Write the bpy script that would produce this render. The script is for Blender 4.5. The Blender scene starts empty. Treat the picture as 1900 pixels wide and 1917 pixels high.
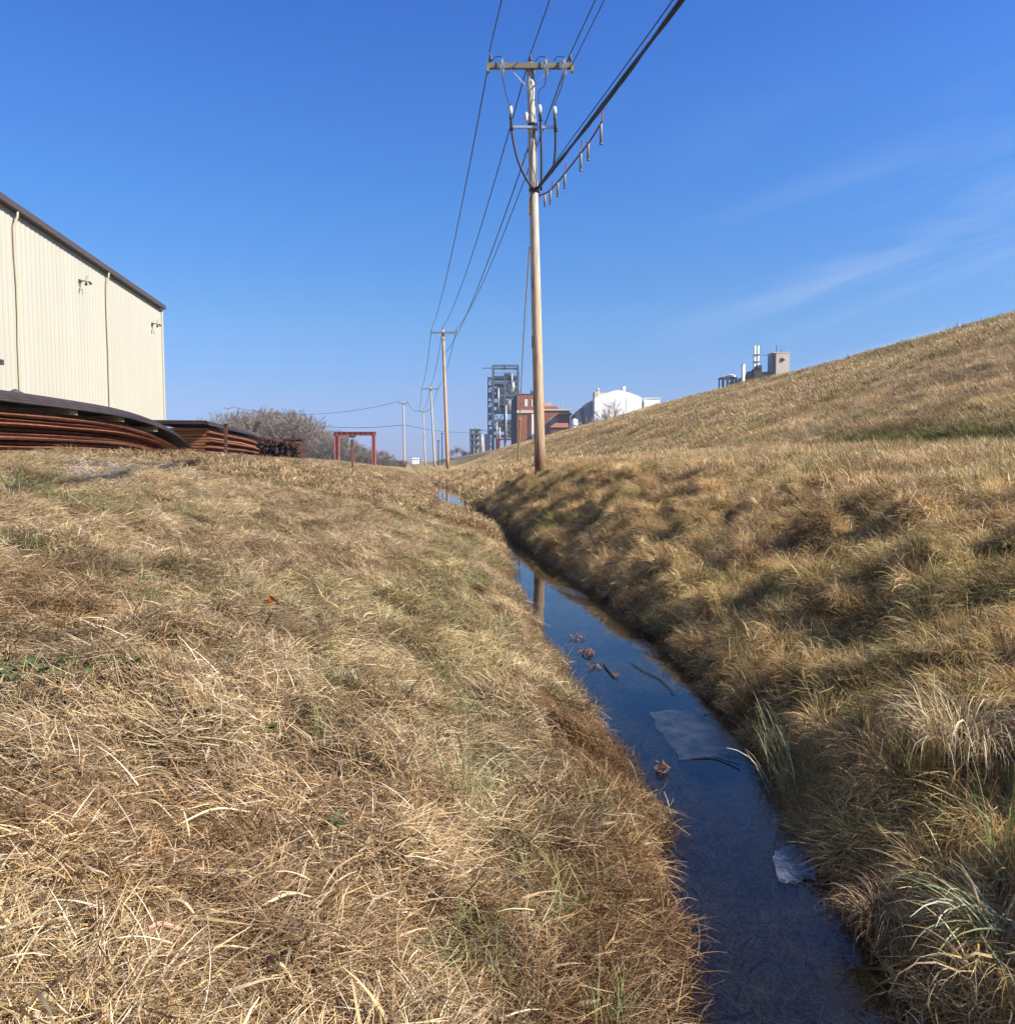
import bpy, math, random
import numpy as np
from mathutils import Vector, Matrix
R = math.radians
random.seed(7); rng = np.random.default_rng(11)
sc = bpy.context.scene
col = sc.collection

# ------------------------------------------------------------------ camera
F = 1500.0; CXP, CYP = 950.0, 958.5
HOR = 862.0
PITCH = math.atan((CYP-HOR)/F)
EYE = 1.6
cam = bpy.data.cameras.new('camera'); camo = bpy.data.objects.new('camera', cam); col.objects.link(camo)
camo.location = (0, 0, EYE); camo.rotation_euler = (math.pi/2-PITCH, 0, 0)
cam.sensor_fit = 'HORIZONTAL'; cam.sensor_width = 36; cam.lens = 36*F/1900
cam.clip_start = .05; cam.clip_end = 5000
sc.camera = camo

# ------------------------------------------------------------------ light
SUN_EL, SUN_AZ = 36.0, 113.0         # azimuth clockwise from +Y
w = bpy.data.worlds.new('World'); sc.world = w; w.use_nodes = True
nt = w.node_tree; nt.nodes.clear()
out = nt.nodes.new('ShaderNodeOutputWorld'); bg = nt.nodes.new('ShaderNodeBackground')
sky = nt.nodes.new('ShaderNodeTexSky'); sky.sky_type = 'NISHITA'; sky.sun_disc = False
sky.sun_elevation = R(SUN_EL); sky.sun_rotation = R(SUN_AZ)
sky.altitude = 0; sky.air_density = 1.0; sky.dust_density = 0.25; sky.ozone_density = 4.0
bg.inputs['Strength'].default_value = 0.12
# faint cirrus: streaks in the sky by direction
tc = nt.nodes.new('ShaderNodeTexCoord')
def wn(t): return nt.nodes.new(t)
sep = wn('ShaderNodeSeparateXYZ'); nt.links.new(tc.outputs['Generated'], sep.inputs[0])
mp = wn('ShaderNodeMapping'); mp.inputs['Location'].default_value = (1.105, 0, .85); mp.inputs['Scale'].default_value = (1.7, 1.7, 15)
mp0 = wn('ShaderNodeMapping'); mp0.inputs['Rotation'].default_value = (0, R(15), 0); nt.links.new(tc.outputs['Generated'], mp0.inputs[0]); nt.links.new(mp0.outputs[0], mp.inputs[0])
no = wn('ShaderNodeTexNoise'); no.inputs['Scale'].default_value = 1.15; no.inputs['Detail'].default_value = 6; no.inputs['Roughness'].default_value = .52; no.inputs['Distortion'].default_value = .5
nt.links.new(mp.outputs[0], no.inputs['Vector'])
cr = wn('ShaderNodeValToRGB'); cr.color_ramp.elements[0].position = .41; cr.color_ramp.elements[1].position = .82
nt.links.new(no.outputs['Fac'], cr.inputs[0])
mr = wn('ShaderNodeMapRange'); mr.inputs['From Min'].default_value = .16; mr.inputs['From Max'].default_value = .5
nt.links.new(sep.outputs['X'], mr.inputs['Value'])
mr2 = wn('ShaderNodeMapRange'); mr2.inputs['From Min'].default_value = .40; mr2.inputs['From Max'].default_value = .20; 
nt.links.new(sep.outputs['Z'], mr2.inputs['Value'])
m1 = wn('ShaderNodeMath'); m1.operation = 'MULTIPLY'; nt.links.new(cr.outputs[0], m1.inputs[0]); nt.links.new(mr.outputs[0], m1.inputs[1])
m2 = wn('ShaderNodeMath'); m2.operation = 'MULTIPLY'; nt.links.new(m1.outputs[0], m2.inputs[0]); nt.links.new(mr2.outputs[0], m2.inputs[1])
m3 = wn('ShaderNodeMath'); m3.operation = 'MULTIPLY'; m3.inputs[1].default_value = .75; nt.links.new(m2.outputs[0], m3.inputs[0])
hs = wn('ShaderNodeHueSaturation'); hs.inputs['Saturation'].default_value = 1.0; hs.inputs['Value'].default_value = 1.0
ramp = wn('ShaderNodeValToRGB'); re_ = ramp.color_ramp.elements; ramp.color_ramp.interpolation = 'LINEAR'
SK = [(0, (.31, .375, .74)), (.021, (.30, .36, .68)), (.074, (.36, .405, .62)), (.159, (.36, .51, .68)), (.294, (.29, .55, .84)), (.404, (.26, .54, .94)), (.49, (.22, .495, .96)), (.7, (.32, .56, .96)), (1.0, (.75, .85, 1.0))]
for i, (p_, c_) in enumerate(SK):
    e_ = re_[i] if i < 1 else (re_[1] if i == len(SK)-1 else re_.new(p_))
for e_, (p_, c_) in zip(sorted(re_, key=lambda q: q.position), SK):
    e_.color = (*[v*.87 for v in c_], 1)
re_[0].position = 0
nt.links.new(sep.outputs['Z'], ramp.inputs[0])
smul = wn('ShaderNodeMix'); smul.data_type = 'RGBA'; smul.blend_type = 'MULTIPLY'; smul.inputs[0].default_value = 1
nt.links.new(sky.outputs[0], smul.inputs[6]); nt.links.new(ramp.outputs[0], smul.inputs[7]); azm = wn('ShaderNodeMapRange'); azm.inputs['From Min'].default_value = -.5; azm.inputs['From Max'].default_value = .5; azm.inputs['To Min'].default_value = .98; azm.inputs['To Max'].default_value = 1.09
nt.links.new(sep.outputs['X'], azm.inputs['Value']); nt.links.new(smul.outputs[2], hs.inputs['Color']); nt.links.new(azm.outputs[0], hs.inputs['Value'])
mx = wn('ShaderNodeMix'); mx.data_type = 'RGBA'; mx.inputs[7].default_value = (3.4, 3.7, 4.1, 1)
nt.links.new(m3.outputs[0], mx.inputs[0]); nt.links.new(hs.outputs[0], mx.inputs[6])
nt.links.new(mx.outputs[2], bg.inputs['Color']); nt.links.new(bg.outputs[0], out.inputs['Surface'])

sl = bpy.data.lights.new('sun', 'SUN'); sl.energy = 5.0; sl.angle = R(.53); sl.color = (1, .93, .82)
so = bpy.data.objects.new('sun', sl); col.objects.link(so)
tosun = Vector((math.sin(R(SUN_AZ))*math.cos(R(SUN_EL)), math.cos(R(SUN_AZ))*math.cos(R(SUN_EL)), math.sin(R(SUN_EL))))
so.rotation_euler = (-tosun).to_track_quat('-Z', 'Y').to_euler()
sc.view_settings.view_transform = 'Standard'; sc.view_settings.look = 'None'; sc.view_settings.gamma = 1
sc.view_settings.exposure = 1.0
sc.cycles.max_bounces = 5; sc.cycles.diffuse_bounces = 2; sc.cycles.glossy_bounces = 3; sc.cycles.use_adaptive_sampling = True; sc.cycles.adaptive_threshold = .03; sc.cycles.transparent_max_bounces = 12
sc.cycles.caustics_reflective = False; sc.cycles.caustics_refractive = False

# ------------------------------------------------------------------ helpers
def ray(px, py):
    dx = (px-CXP)/F; dy = (py-CYP)/F
    c, s = math.cos(PITCH), math.sin(PITCH)
    return Vector((dx, c-dy*s, -s-dy*c))
def pix(px, py, Y):
    r = ray(px, py); k = Y/r.y
    return Vector((0, 0, EYE))+r*k
def onz(px, py, z=0.0):
    r = ray(px, py); k = (z-EYE)/r.z
    return Vector((0, 0, EYE))+r*k

def hash2(ix, iy, seed):
    h = (ix.astype(np.int64)*374761393 + iy.astype(np.int64)*668265263 + seed*1442695041) & 0xffffffff
    h = ((h ^ (h >> 13))*1274126177) & 0xffffffff
    h = h ^ (h >> 16)
    return (h & 0xffff)/65535.0
def vn(x, y, seed=0):
    ix = np.floor(x); iy = np.floor(y); fx = x-ix; fy = y-iy
    fx = fx*fx*(3-2*fx); fy = fy*fy*(3-2*fy)
    a = hash2(ix, iy, seed); b = hash2(ix+1, iy, seed); c = hash2(ix, iy+1, seed); d = hash2(ix+1, iy+1, seed)
    return (a*(1-fx)+b*fx)*(1-fy)+(c*(1-fx)+d*fx)*fy
def fbm(x, y, seed=0, o=4):
    s = 0; a = .5; t = 0
    for i in range(o):
        s = s+a*vn(x*2**i+i*17.3, y*2**i-i*9.1, seed+i); t += a; a *= .5
    return s/t

K = 0.126     # the ditch runs along x = t - K*y
yk = np.array([-8, 1, 2.3, 3.2, 4.5, 7.1, 10, 14, 18, 21, 25, 28, 31, 36, 42, 50, 60.])
tlk = np.array([.45, .60, .76, 1.00, 1.08, 1.14, 1.32, 1.68, 2.00, 2.10, 1.98, 1.40, 1.15, 1.2, 1.4, 1.5, 1.8])
trk = np.array([1.38, 1.40, 1.50, 1.72, 2.0, 2.28, 2.32, 2.25, 2.20, 2.28, 2.30, 2.50, 2.60, 2.8, 2.8, 2.4, 1.9])
def edges(y):
    n = (vn(y*1.7, y*0+3.3, 5)-.5)*.18+(vn(y*5, y*0+1.3, 6)-.5)*.07
    n2 = (vn(y*1.9, y*0+7.3, 8)-.5)*.18+(vn(y*6, y*0+2.3, 9)-.5)*.08
    k = np.clip(y/20, .3, 1)
    kl = np.where(y < 7, .75, k)+np.where(y < 5.5, .35, 0)*0
    return np.interp(y, yk, tlk)+n*kl, np.interp(y, yk, trk)+n2*k
LD = np.array([-.4, -.12, 0, .1, .3, .6, 1.7, 3.7, 5.5, 7.0, 8.2, 10, 14, 20, 60, 400]); LZ = np.array([-.16, -.1, 0, .05, .15, .26, .56, 1.03, 1.38, 1.58, 1.60, 1.54, 1.48, 1.4, 1.2, .8])
RD = np.array([-.4, -.12, 0, .1, .25, .5, 1.0, 1.6, 3.0, 5.0, 6.9, 7.5, 8.1, 22.5, 24.0, 26.5, 29, 45, 80, 400]); RZ = np.array([-.18, -.12, 0, .13, .24, .37, .60, .86, 1.28, 1.56, 1.80, 1.86, 2.1, 7.55, 7.98, 8.1, 7.8, 1.5, .5, .4])
RZ2 = RZ.copy(); RZ2[2:10] = [0, .15, .32, .54, .98, 1.28, 1.46, 1.62]
def height(x, y):
    x = np.asarray(x, float); y = np.asarray(y, float)
    t = x+K*y
    tl, tr = edges(y)
    dl = tl-t; dr = t-tr
    zl = np.interp(dl, LD, LZ); wy = np.clip((y-7)/10, 0, 1); zr = np.interp(dr, RD, RZ)*(1-wy)+np.interp(dr, RD, RZ2)*wy
    fl = np.interp(y, [0, 25, 53, 90, 130, 300], [1, 1, .96, .74, .48, .25])
    fl = fl*(1-.65*np.interp(y, [16, 22, 34, 42], [0, 1, 1, 0])*np.interp(dl, [0, 1.6, 3.2], [1, 1, 0]))
    fr = np.interp(y, [0, 25, 45, 73, 125, 300], [1, 1, .72, .40, .2, .15])
    fr = fr*(1-.35*np.interp(y, [25, 29, 50, 60], [0, 1, 1, 0])*np.interp(dr, [0, 1.0, 2.5], [1.3, 1.3, 0]))
    lev = np.clip((dr-6.5)/8, 0, 1)
    fr = fr*(1-lev)+lev*np.interp(y, [0, 34, 52, 78, 121, 190, 269, 420], [1.04, .99, .93, .905, .80, .65, .56, .40])
    zl = np.where(zl > 0, zl*fl, zl); zr = np.where(zr > 0, zr*fr, zr)
    bed = -.18
    mid = (tl+tr)/2
    z = np.where(t < mid, zl, zr)
    z = np.where((dl < 0) & (dr < 0), -np.minimum(.2, np.minimum(-dl, -dr)*.9), z)
    z = z+np.where(y > 50, np.clip((y-50)/10, 0, 1)*.12*((dl < .5) & (dr < .5)), 0)
    # bumps
    near = 1/(1+np.maximum(y-30, 0)/30)
    aR = np.interp(dr, [-.05, .15, .5, 2.2, 3.5, 6], [0, .08, .36, .34, .10, .03])*near
    aL = np.interp(dl, [-.05, .15, .5, 2.0, 7, 12], [0, .08, .25, .27, .20, .06])*near
    nb = fbm(x*1.9, y*1.5, 21, 3)-.5
    nb2 = fbm(x*4.5, y*4.2, 31, 2)-.5
    bil = np.abs(vn(x*1.7+3, y*1.45, 61)-.5)*2; bil2 = np.abs(vn(x*3.4-5, y*3.1+8, 62)-.5)*2
    z = z+np.where(t > mid, aR*(nb*.5+(bil-.38)*.75+(bil2-.38)*.40+nb2*.15), aL*(nb*.9+nb2*.5+(bil2-.38)*.25))
    z = z+np.interp(dr, [6, 9, 12], [0, 0, 1])*(fbm(x*.35, y*.22, 41, 3)-.5)*.30
    z = z+np.where(dl > 7.5, 1, 0)*(fbm(x*.2, y*.2, 44, 2)-.5)*.1
    return z
def gz(x, y): return float(height(np.array([x]), np.array([y]))[0])
def on_ground(px, Y):
    x = (px-CXP)/F*Y
    return Vector((x, Y, gz(x, Y)))
def ground_hit(px, py, ymin=1.2, ymax=120):
    r = ray(px, py); k = np.linspace(ymin, ymax, 12000)/r.y
    P = np.outer(k, np.array(r))+np.array([0, 0, EYE])
    h = height(P[:, 0], P[:, 1]); i = np.argmax(P[:, 2] <= h)
    return Vector(P[i])

# materials ---------------------------------------------------------
M = {}
def mat(name, color, rough=.7, metal=0, noise=None, color2=None, scale=8, stretch=(1, 1, 1), bump=0, spec=.3, space='Object'):
    m = bpy.data.materials.new(name); m.use_nodes = True; n = m.node_tree
    b = n.nodes['Principled BSDF']; b.inputs['Base Color'].default_value = (*color, 1)
    b.inputs['Roughness'].default_value = rough; b.inputs['Metallic'].default_value = metal
    b.inputs['Specular IOR Level'].default_value = spec
    if color2 is not None:
        tcn = n.nodes.new('ShaderNodeTexCoord'); mpn = n.nodes.new('ShaderNodeMapping'); mpn.inputs['Scale'].default_value = stretch
        n.links.new(tcn.outputs[space], mpn.inputs[0])
        t = n.nodes.new('ShaderNodeTexNoise'); t.inputs['Scale'].default_value = scale; t.inputs['Detail'].default_value = 6; t.inputs['Roughness'].default_value = .6
        n.links.new(mpn.outputs[0], t.inputs['Vector'])
        r_ = n.nodes.new('ShaderNodeValToRGB'); r_.color_ramp.elements[0].position = .35; r_.color_ramp.elements[1].position = .66
        r_.color_ramp.elements[0].color = (*color, 1); r_.color_ramp.elements[1].color = (*color2, 1)
        n.links.new(t.outputs['Fac'], r_.inputs[0]); n.links.new(r_.outputs[0], b.inputs['Base Color'])
        if bump:
            bp = n.nodes.new('ShaderNodeBump'); bp.inputs['Strength'].default_value = bump; bp.inputs['Distance'].default_value = .03
            n.links.new(t.outputs['Fac'], bp.inputs['Height']); n.links.new(bp.outputs[0], b.inputs['Normal'])
    M[name] = m; return m

mat('siding', (.43, .41, .33), .5, color2=(.405, .385, .305), scale=.6, stretch=(1, 1, .15))
mat('siding_trim', (.40, .355, .26), .5)
mat('brown_trim', (.075, .055, .05), .5)
mat('dark_metal', (.05, .05, .05), .5)
mat('lamp_glass', (.5, .5, .5), .2)
mat('rust', (.26, .095, .044), .9, color2=(.09, .04, .025), scale=3, stretch=(1.5, 1.5, 9), bump=.4)
mat('rust_bright', (.29, .12, .05), .9, color2=(.13, .055, .03), scale=3, stretch=(1.5, 1.5, 9), bump=.4)
mat('rust_dark', (.06, .03, .024), .8, color2=(.10, .042, .025), scale=5, bump=.4)
mat('steel_dark', (.030, .024, .021), .65, color2=(.055, .038, .03), scale=2)
mat('pale_wood', (.50, .42, .30), .8, color2=(.35, .28, .2), scale=10)
mat('red_paint', (.28, .075, .062), .7, color2=(.36, .13, .10), scale=2)
mat('crossarm', (.25, .22, .16), .85, color2=(.15, .13, .10), scale=9, stretch=(1, 6, 6), bump=.4)
mat('lichen', (.34, .27, .09), .9, color2=(.22, .18, .08), scale=30)
mat('galvanised', (.55, .56, .58), .4, .6)
mat('porcelain', (.50, .52, .53), .3)
mat('brown_porcelain', (.10, .07, .055), .3)
mat('cable', (.022, .018, .02), .5)
mat('wire', (.05, .055, .065), .5)
mat('red_tie', (.38, .08, .10), .5)
mat('tube_grey', (.24, .23, .19), .5)
mat('brick', (.31, .118, .062), .85, color2=(.24, .08, .045), scale=.6, bump=.1)
mat('brick_dark', (.17, .065, .045), .85, color2=(.13, .05, .035), scale=.6)
mat('cornice', (.62, .54, .36), .7)
mat('window_pale', (.70, .68, .62), .3)
mat('grey_door', (.22, .24, .25), .5)
mat('steel_frame', (.065, .09, .115), .5, color2=(.10, .13, .155), scale=.3)
mat('steel_dark_blue', (.04, .055, .09), .6)
mat('tank_metal', (.36, .355, .34), .5, .3, color2=(.24, .23, .22), scale=.5)
mat('white_metal', (.86, .86, .82), .5, color2=(.80, .80, .76), scale=.2)
mat('concrete', (.52, .45, .36), .8, color2=(.45, .39, .31), scale=.3)
mat('concrete_pale', (.62, .56, .49), .8)
mat('maroon', (.10, .012, .02), .5)
mat('bark_far', (.17, .135, .11), .9, color2=(.12, .095, .08), scale=1)
mat('twig_far', (.20, .16, .125), .9)
mat('stone', (.15, .165, .20), .8, color2=(.26, .27, .30), scale=6)
mat('screw', (.3, .28, .22), .5)
mat('straw_pale', (.66, .55, .33), .7, color2=(.5, .4, .22), scale=14)
mat('pink_bark', (.52, .33, .22), .8, color2=(.4, .25, .16), scale=14)
mat('stem_red', (.20, .07, .045), .8)
mat('leaf_orange', (.42, .16, .04), .7)
mat('leaf_brown', (.16, .075, .035), .8, color2=(.24, .11, .05), scale=20)
mat('twig', (.05, .035, .028), .8)
mat('rosette', (.085, .105, .035), .8, color2=(.06, .08, .03), scale=20)

def pole_mat(name, top, mid, low, z0, z1):
    m = bpy.data.materials.new(name); m.use_nodes = True; n = m.node_tree; b = n.nodes['Principled BSDF']
    tcn = n.nodes.new('ShaderNodeTexCoord'); s = n.nodes.new('ShaderNodeSeparateXYZ'); n.links.new(tcn.outputs['Object'], s.inputs[0])
    a = n.nodes.new('ShaderNodeMapRange'); a.inputs['From Min'].default_value = z0; a.inputs['From Max'].default_value = z1
    n.links.new(s.outputs['Z'], a.inputs['Value'])
    mpn = n.nodes.new('ShaderNodeMapping'); mpn.inputs['Scale'].default_value = (14, 14, .7); n.links.new(tcn.outputs['Object'], mpn.inputs[0])
    t = n.nodes.new('ShaderNodeTexNoise'); t.inputs['Scale'].default_value = 2.0; t.inputs['Detail'].default_value = 8; t.inputs['Roughness'].default_value = .65
    n.links.new(mpn.outputs[0], t.inputs['Vector'])
    add = n.nodes.new('ShaderNodeMath'); add.operation = 'MULTIPLY_ADD'; add.inputs[1].default_value = .22; n.links.new(t.outputs['Fac'], add.inputs[0]); n.links.new(a.outputs[0], add.inputs[2])
    sb = n.nodes.new('ShaderNodeMath'); sb.operation = 'SUBTRACT'; sb.inputs[1].default_value = .11; n.links.new(add.outputs[0], sb.inputs[0])
    r_ = n.nodes.new('ShaderNodeValToRGB'); e = r_.color_ramp.elements
    e[0].position = 0; e[0].color = (*low, 1); e[1].position = 1; e[1].color = (*top, 1)
    q = e.new(.12); q.color = (*[(mid[i]*.7+low[i]*.3)*1.05 for i in range(3)], 1); q = e.new(.42); q.color = (*mid, 1)
    n.links.new(sb.outputs[0], r_.inputs[0])
    r2 = n.nodes.new('ShaderNodeValToRGB'); r2.color_ramp.elements[0].position = .33; r2.color_ramp.elements[0].color = (.42, .37, .33, 1); r2.color_ramp.elements[1].position = .53; r2.color_ramp.elements[1].color = (1, 1, 1, 1)
    n.links.new(t.outputs['Fac'], r2.inputs[0])
    mm = n.nodes.new('ShaderNodeMix'); mm.data_type = 'RGBA'; mm.blend_type = 'MULTIPLY'; mm.inputs[0].default_value = 1
    n.links.new(r_.outputs[0], mm.inputs[6]); n.links.new(r2.outputs[0], mm.inputs[7]); n.links.new(mm.outputs[2], b.inputs['Base Color'])
    b.inputs['Roughness'].default_value = .85
    bp = n.nodes.new('ShaderNodeBump'); bp.inputs['Strength'].default_value = .6; bp.inputs['Distance'].default_value = .02
    n.links.new(t.outputs['Fac'], bp.inputs['Height']); n.links.new(bp.outputs[0], b.inputs['Normal'])
    M[name] = m
pole_mat('pole_wood', (.50, .45, .39), (.50, .37, .235), (.17, .065, .025), 0, 9.0)
pole_mat('pole_wood_orange', (.50, .36, .24), (.52, .33, .18), (.20, .07, .035), 0, 10.0)
pole_mat('pole_wood_grey', (.46, .42, .38), (.48, .41, .34), (.30, .22, .17), 0, 10.0)

# objects -------------------------------------------------------------
def tag(o, label=None, cat=None, group=None, kind=None):
    if label: o['label'] = label
    if cat: o['category'] = cat
    if group: o['group'] = group
    if kind: o['kind'] = kind
    return o
def empty(name, loc, label, cat, group=None, kind=None):
    o = bpy.data.objects.new(name, None); col.objects.link(o); o.location = loc; o.empty_display_size = .3
    tag(o, label, cat, group, kind); return o
class MB:
    def __init__(s): s.v = []; s.f = []
    def add(s, vs, fs):
        k = len(s.v); s.v += [tuple(v) for v in vs]; s.f += [tuple(i+k for i in f) for f in fs]; return s
    def box(s, a, b):
        (x0, y0, z0), (x1, y1, z1) = a, b
        x0, x1 = min(x0, x1), max(x0, x1); y0, y1 = min(y0, y1), max(y0, y1); z0, z1 = min(z0, z1), max(z0, z1)
        return s.add([(x0, y0, z0), (x1, y0, z0), (x1, y1, z0), (x0, y1, z0), (x0, y0, z1), (x1, y0, z1), (x1, y1, z1), (x0, y1, z1)],
                     [(0, 3, 2, 1), (4, 5, 6, 7), (0, 1, 5, 4), (1, 2, 6, 5), (2, 3, 7, 6), (3, 0, 4, 7)])
    def beam(s, p, q, wd, ht, up=Vector((0, 0, 1))):
        p = Vector(p); q = Vector(q); d = (q-p).normalized()
        if abs(d.dot(up)) > .98: up = Vector((0, 1, 0))
        sd = d.cross(up).normalized()*wd/2; u = sd.cross(d).normalized()*ht/2
        vs = [p-sd-u, p+sd-u, p+sd+u, p-sd+u, q-sd-u, q+sd-u, q+sd+u, q-sd+u]
        return s.add(vs, [(0, 3, 2, 1), (4, 5, 6, 7), (0, 1, 5, 4), (1, 2, 6, 5), (2, 3, 7, 6), (3, 0, 4, 7)])
    def tube(s, pts, rad, n=8, cap=True):
        pts = [Vector(p) for p in pts]; L = len(pts)
        if not hasattr(rad, '__len__'): rad = [rad]*L
        vs = []; u = None
        for i, p in enumerate(pts):
            d = (pts[min(i+1, L-1)]-pts[max(i-1, 0)]).normalized()
            if u is None:
                u = d.cross(Vector((0, 0, 1)) if abs(d.z) < .9 else Vector((0, 1, 0))).normalized()
            u = (u-d*u.dot(d)).normalized(); v_ = d.cross(u)
            for k in range(n):
                a = 2*math.pi*k/n; vs.append(p+(u*math.cos(a)+v_*math.sin(a))*rad[i])
        fs = [(i*n+k, i*n+(k+1) % n, (i+1)*n+(k+1) % n, (i+1)*n+k) for i in range(L-1) for k in range(n)]
        if cap: fs += [tuple(range(n-1, -1, -1)), tuple((L-1)*n+k for k in range(n))]
        return s.add(vs, fs)
    def lathe(s, c, prof, n=16):
        vs = []; fs = []
        for (r_, z) in prof:
            for k in range(n):
                a = 2*math.pi*k/n; vs.append((c[0]+r_*math.cos(a), c[1]+r_*math.sin(a), c[2]+z))
        for i in range(len(prof)-1):
            for k in range(n): fs.append((i*n+k, i*n+(k+1) % n, (i+1)*n+(k+1) % n, (i+1)*n+k))
        fs += [tuple(range(n-1, -1, -1)), tuple((len(prof)-1)*n+k for k in range(n))]
        return s.add(vs, fs)
    def build(s, name, m, parent=None, smooth=False, origin=None):
        me = bpy.data.meshes.new(name)
        o0 = Vector(origin) if origin is not None else (parent.location if (parent is not None and parent.parent is None) else None)
        if parent is not None and parent.parent is not None:
            o0 = parent.location+parent.parent.location
        v = s.v if o0 is None else [(a[0]-o0.x, a[1]-o0.y, a[2]-o0.z) for a in s.v]
        me.from_pydata(v, [], s.f); me.update()
        if smooth:
            for p in me.polygons: p.use_smooth = True
        mm = m if not isinstance(m, str) else M[m]
        me.materials.append(mm)
        o = bpy.data.objects.new(name, me); col.objects.link(o)
        if parent is not None: o.parent = parent
        elif origin is not None: o.location = origin
        return o

def npmesh(name, V, Fq, colr=None, smooth=False):
    me = bpy.data.meshes.new(name)
    V = np.asarray(V, np.float32); Fq = np.asarray(Fq, np.int32); k = Fq.shape[1]
    me.vertices.add(len(V)); me.vertices.foreach_set('co', V.ravel())
    me.loops.add(Fq.size); me.loops.foreach_set('vertex_index', Fq.ravel())
    me.polygons.add(len(Fq)); me.polygons.foreach_set('loop_start', np.arange(0, Fq.size, k, dtype=np.int32))
    if smooth: me.polygons.foreach_set('use_smooth', np.ones(len(Fq), bool))
    me.update(calc_edges=True)
    if colr is not None:
        a = me.color_attributes.new('Col', 'FLOAT_COLOR', 'POINT')
        a.data.foreach_set('color', np.asarray(colr, np.float32).ravel())
    return me

# ------------------------------------------------------------------ ground
def seq(a, b, st, gr=1.0, mx_=1e9):
    o = [a]; 
    while o[-1] < b: o.append(o[-1]+st); st = min(st*gr, mx_)
    return o
ys = seq(-7, 13, .09)+seq(13.1, 45, .12, 1.012)[1:]; ys += seq(ys[-1]+.4, 1800, .5, 1.045)
ts = [-t_ for t_ in seq(10, 1500, .3, 1.09)][::-1]+seq(-9.9, 7, .085)+seq(7.1, 900, .15, 1.035)
ys = np.array(ys); ts = np.array(ts)
T, Y = np.meshgrid(ts, ys); X = T-K*Y; Z = height(X, Y)
far = np.clip((Y-380)/150, 0, 1); Z = Z*(1-far)+.25*far
V = np.stack([X, Y, Z], -1).reshape(-1, 3)
nc = len(ts); nr = len(ys)
I = (np.arange(nr-1)[:, None]*nc+np.arange(nc-1)[None]).ravel()
Fq = np.stack([I, I+1, I+nc+1, I+nc], 1)
tl, tr = edges(Y); dl = tl-T; dr = T-tr
straw = np.array([.31, .235, .125]); thatch = np.array([.13, .092, .052]); mud = np.array([.055, .040, .025]); grav = np.array([.26, .24, .21]); olive = np.array([.15, .135, .06])
def mixc(a, b, f): return a*(1-f[..., None])+b*f[..., None]
C = np.broadcast_to(thatch, T.shape+(3,)).copy()
n1 = fbm(X*.8, Y*.5, 51, 4)
C = mixc(C, straw, np.clip((Y-20)/40, 0, 1))
C = mixc(C, straw*.92, np.clip((dr-4)/4, 0, 1))
C = mixc(C, olive*1.2, np.clip((n1-.52)*5, 0, .8)*np.clip((dr-1)/1, 0, 1))
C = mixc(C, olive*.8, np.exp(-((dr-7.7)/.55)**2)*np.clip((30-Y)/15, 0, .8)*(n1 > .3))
C = mixc(C, grav, np.clip((dl-8.5)/1.5, 0, 1)*np.clip(1-(dl-30)/20, 0, 1))
C = mixc(C, mud, ((dl < .12) & (dr < .15)).astype(float))
C = mixc(C, np.array([.26, .20, .12]), ((dl < .08) & (dl > -.62+.3*(Y-3.6).clip(-1, 1)) & (dr < 0) & (Y < 4.4)).astype(float)*np.clip((fbm(X*5, Y*4, 57, 3)-.36)*5, 0, 1))
C = mixc(C, np.array([.17, .13, .08]), ((dl < .1) & (dr < .05) & (dl > -.35)).astype(float)*np.clip((n1-.4)*4, 0, .7))
C4 = np.concatenate([C, np.ones(T.shape+(1,))], -1)
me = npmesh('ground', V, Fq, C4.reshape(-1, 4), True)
gm = bpy.data.materials.new('ground_mat'); gm.use_nodes = True; n = gm.node_tree; b = n.nodes['Principled BSDF']
at = n.nodes.new('ShaderNodeAttribute'); at.attribute_name = 'Col'
tcn = n.nodes.new('ShaderNodeTexCoord')
t1 = n.nodes.new('ShaderNodeTexNoise'); t1.inputs['Scale'].default_value = 22; t1.inputs['Detail'].default_value = 8; t1.inputs['Roughness'].default_value = .75
n.links.new(tcn.outputs['Object'], t1.inputs['Vector'])
t2 = n.nodes.new('ShaderNodeTexNoise'); t2.inputs['Scale'].default_value = 1.6; t2.inputs['Detail'].default_value = 8; t2.inputs['Roughness'].default_value = .7
mp2 = n.nodes.new('ShaderNodeMapping'); mp2.inputs['Scale'].default_value = (1.6, .6, 1.6); n.links.new(tcn.outputs['Object'], mp2.inputs[0]); n.links.new(mp2.outputs[0], t2.inputs['Vector'])
r1 = n.nodes.new('ShaderNodeValToRGB'); r1.color_ramp.elements[0].position = .3; r1.color_ramp.elements[0].color = (.45, .43, .4, 1); r1.color_ramp.elements[1].position = .68; r1.color_ramp.elements[1].color = (1.35, 1.33, 1.3, 1)
r2 = n.nodes.new('ShaderNodeValToRGB'); r2.color_ramp.elements[0].position = .3; r2.color_ramp.elements[0].color = (.6, .62, .5, 1); r2.color_ramp.elements[1].position = .65; r2.color_ramp.elements[1].color = (1.2, 1.17, 1.12, 1)
n.links.new(t1.outputs['Fac'], r1.inputs[0]); n.links.new(t2.outputs['Fac'], r2.inputs[0])
ma = n.nodes.new('ShaderNodeMix'); ma.data_type = 'RGBA'; ma.blend_type = 'MULTIPLY'; ma.inputs[0].default_value = 1; ma.clamp_result = False
mb_ = n.nodes.new('ShaderNodeMix'); mb_.data_type = 'RGBA'; mb_.blend_type = 'MULTIPLY'; mb_.inputs[0].default_value = 1
n.links.new(at.outputs['Color'], ma.inputs[6]); n.links.new(r1.outputs[0], ma.inputs[7]); n.links.new(ma.outputs[2], mb_.inputs[6]); n.links.new(r2.outputs[0], mb_.inputs[7])
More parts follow.
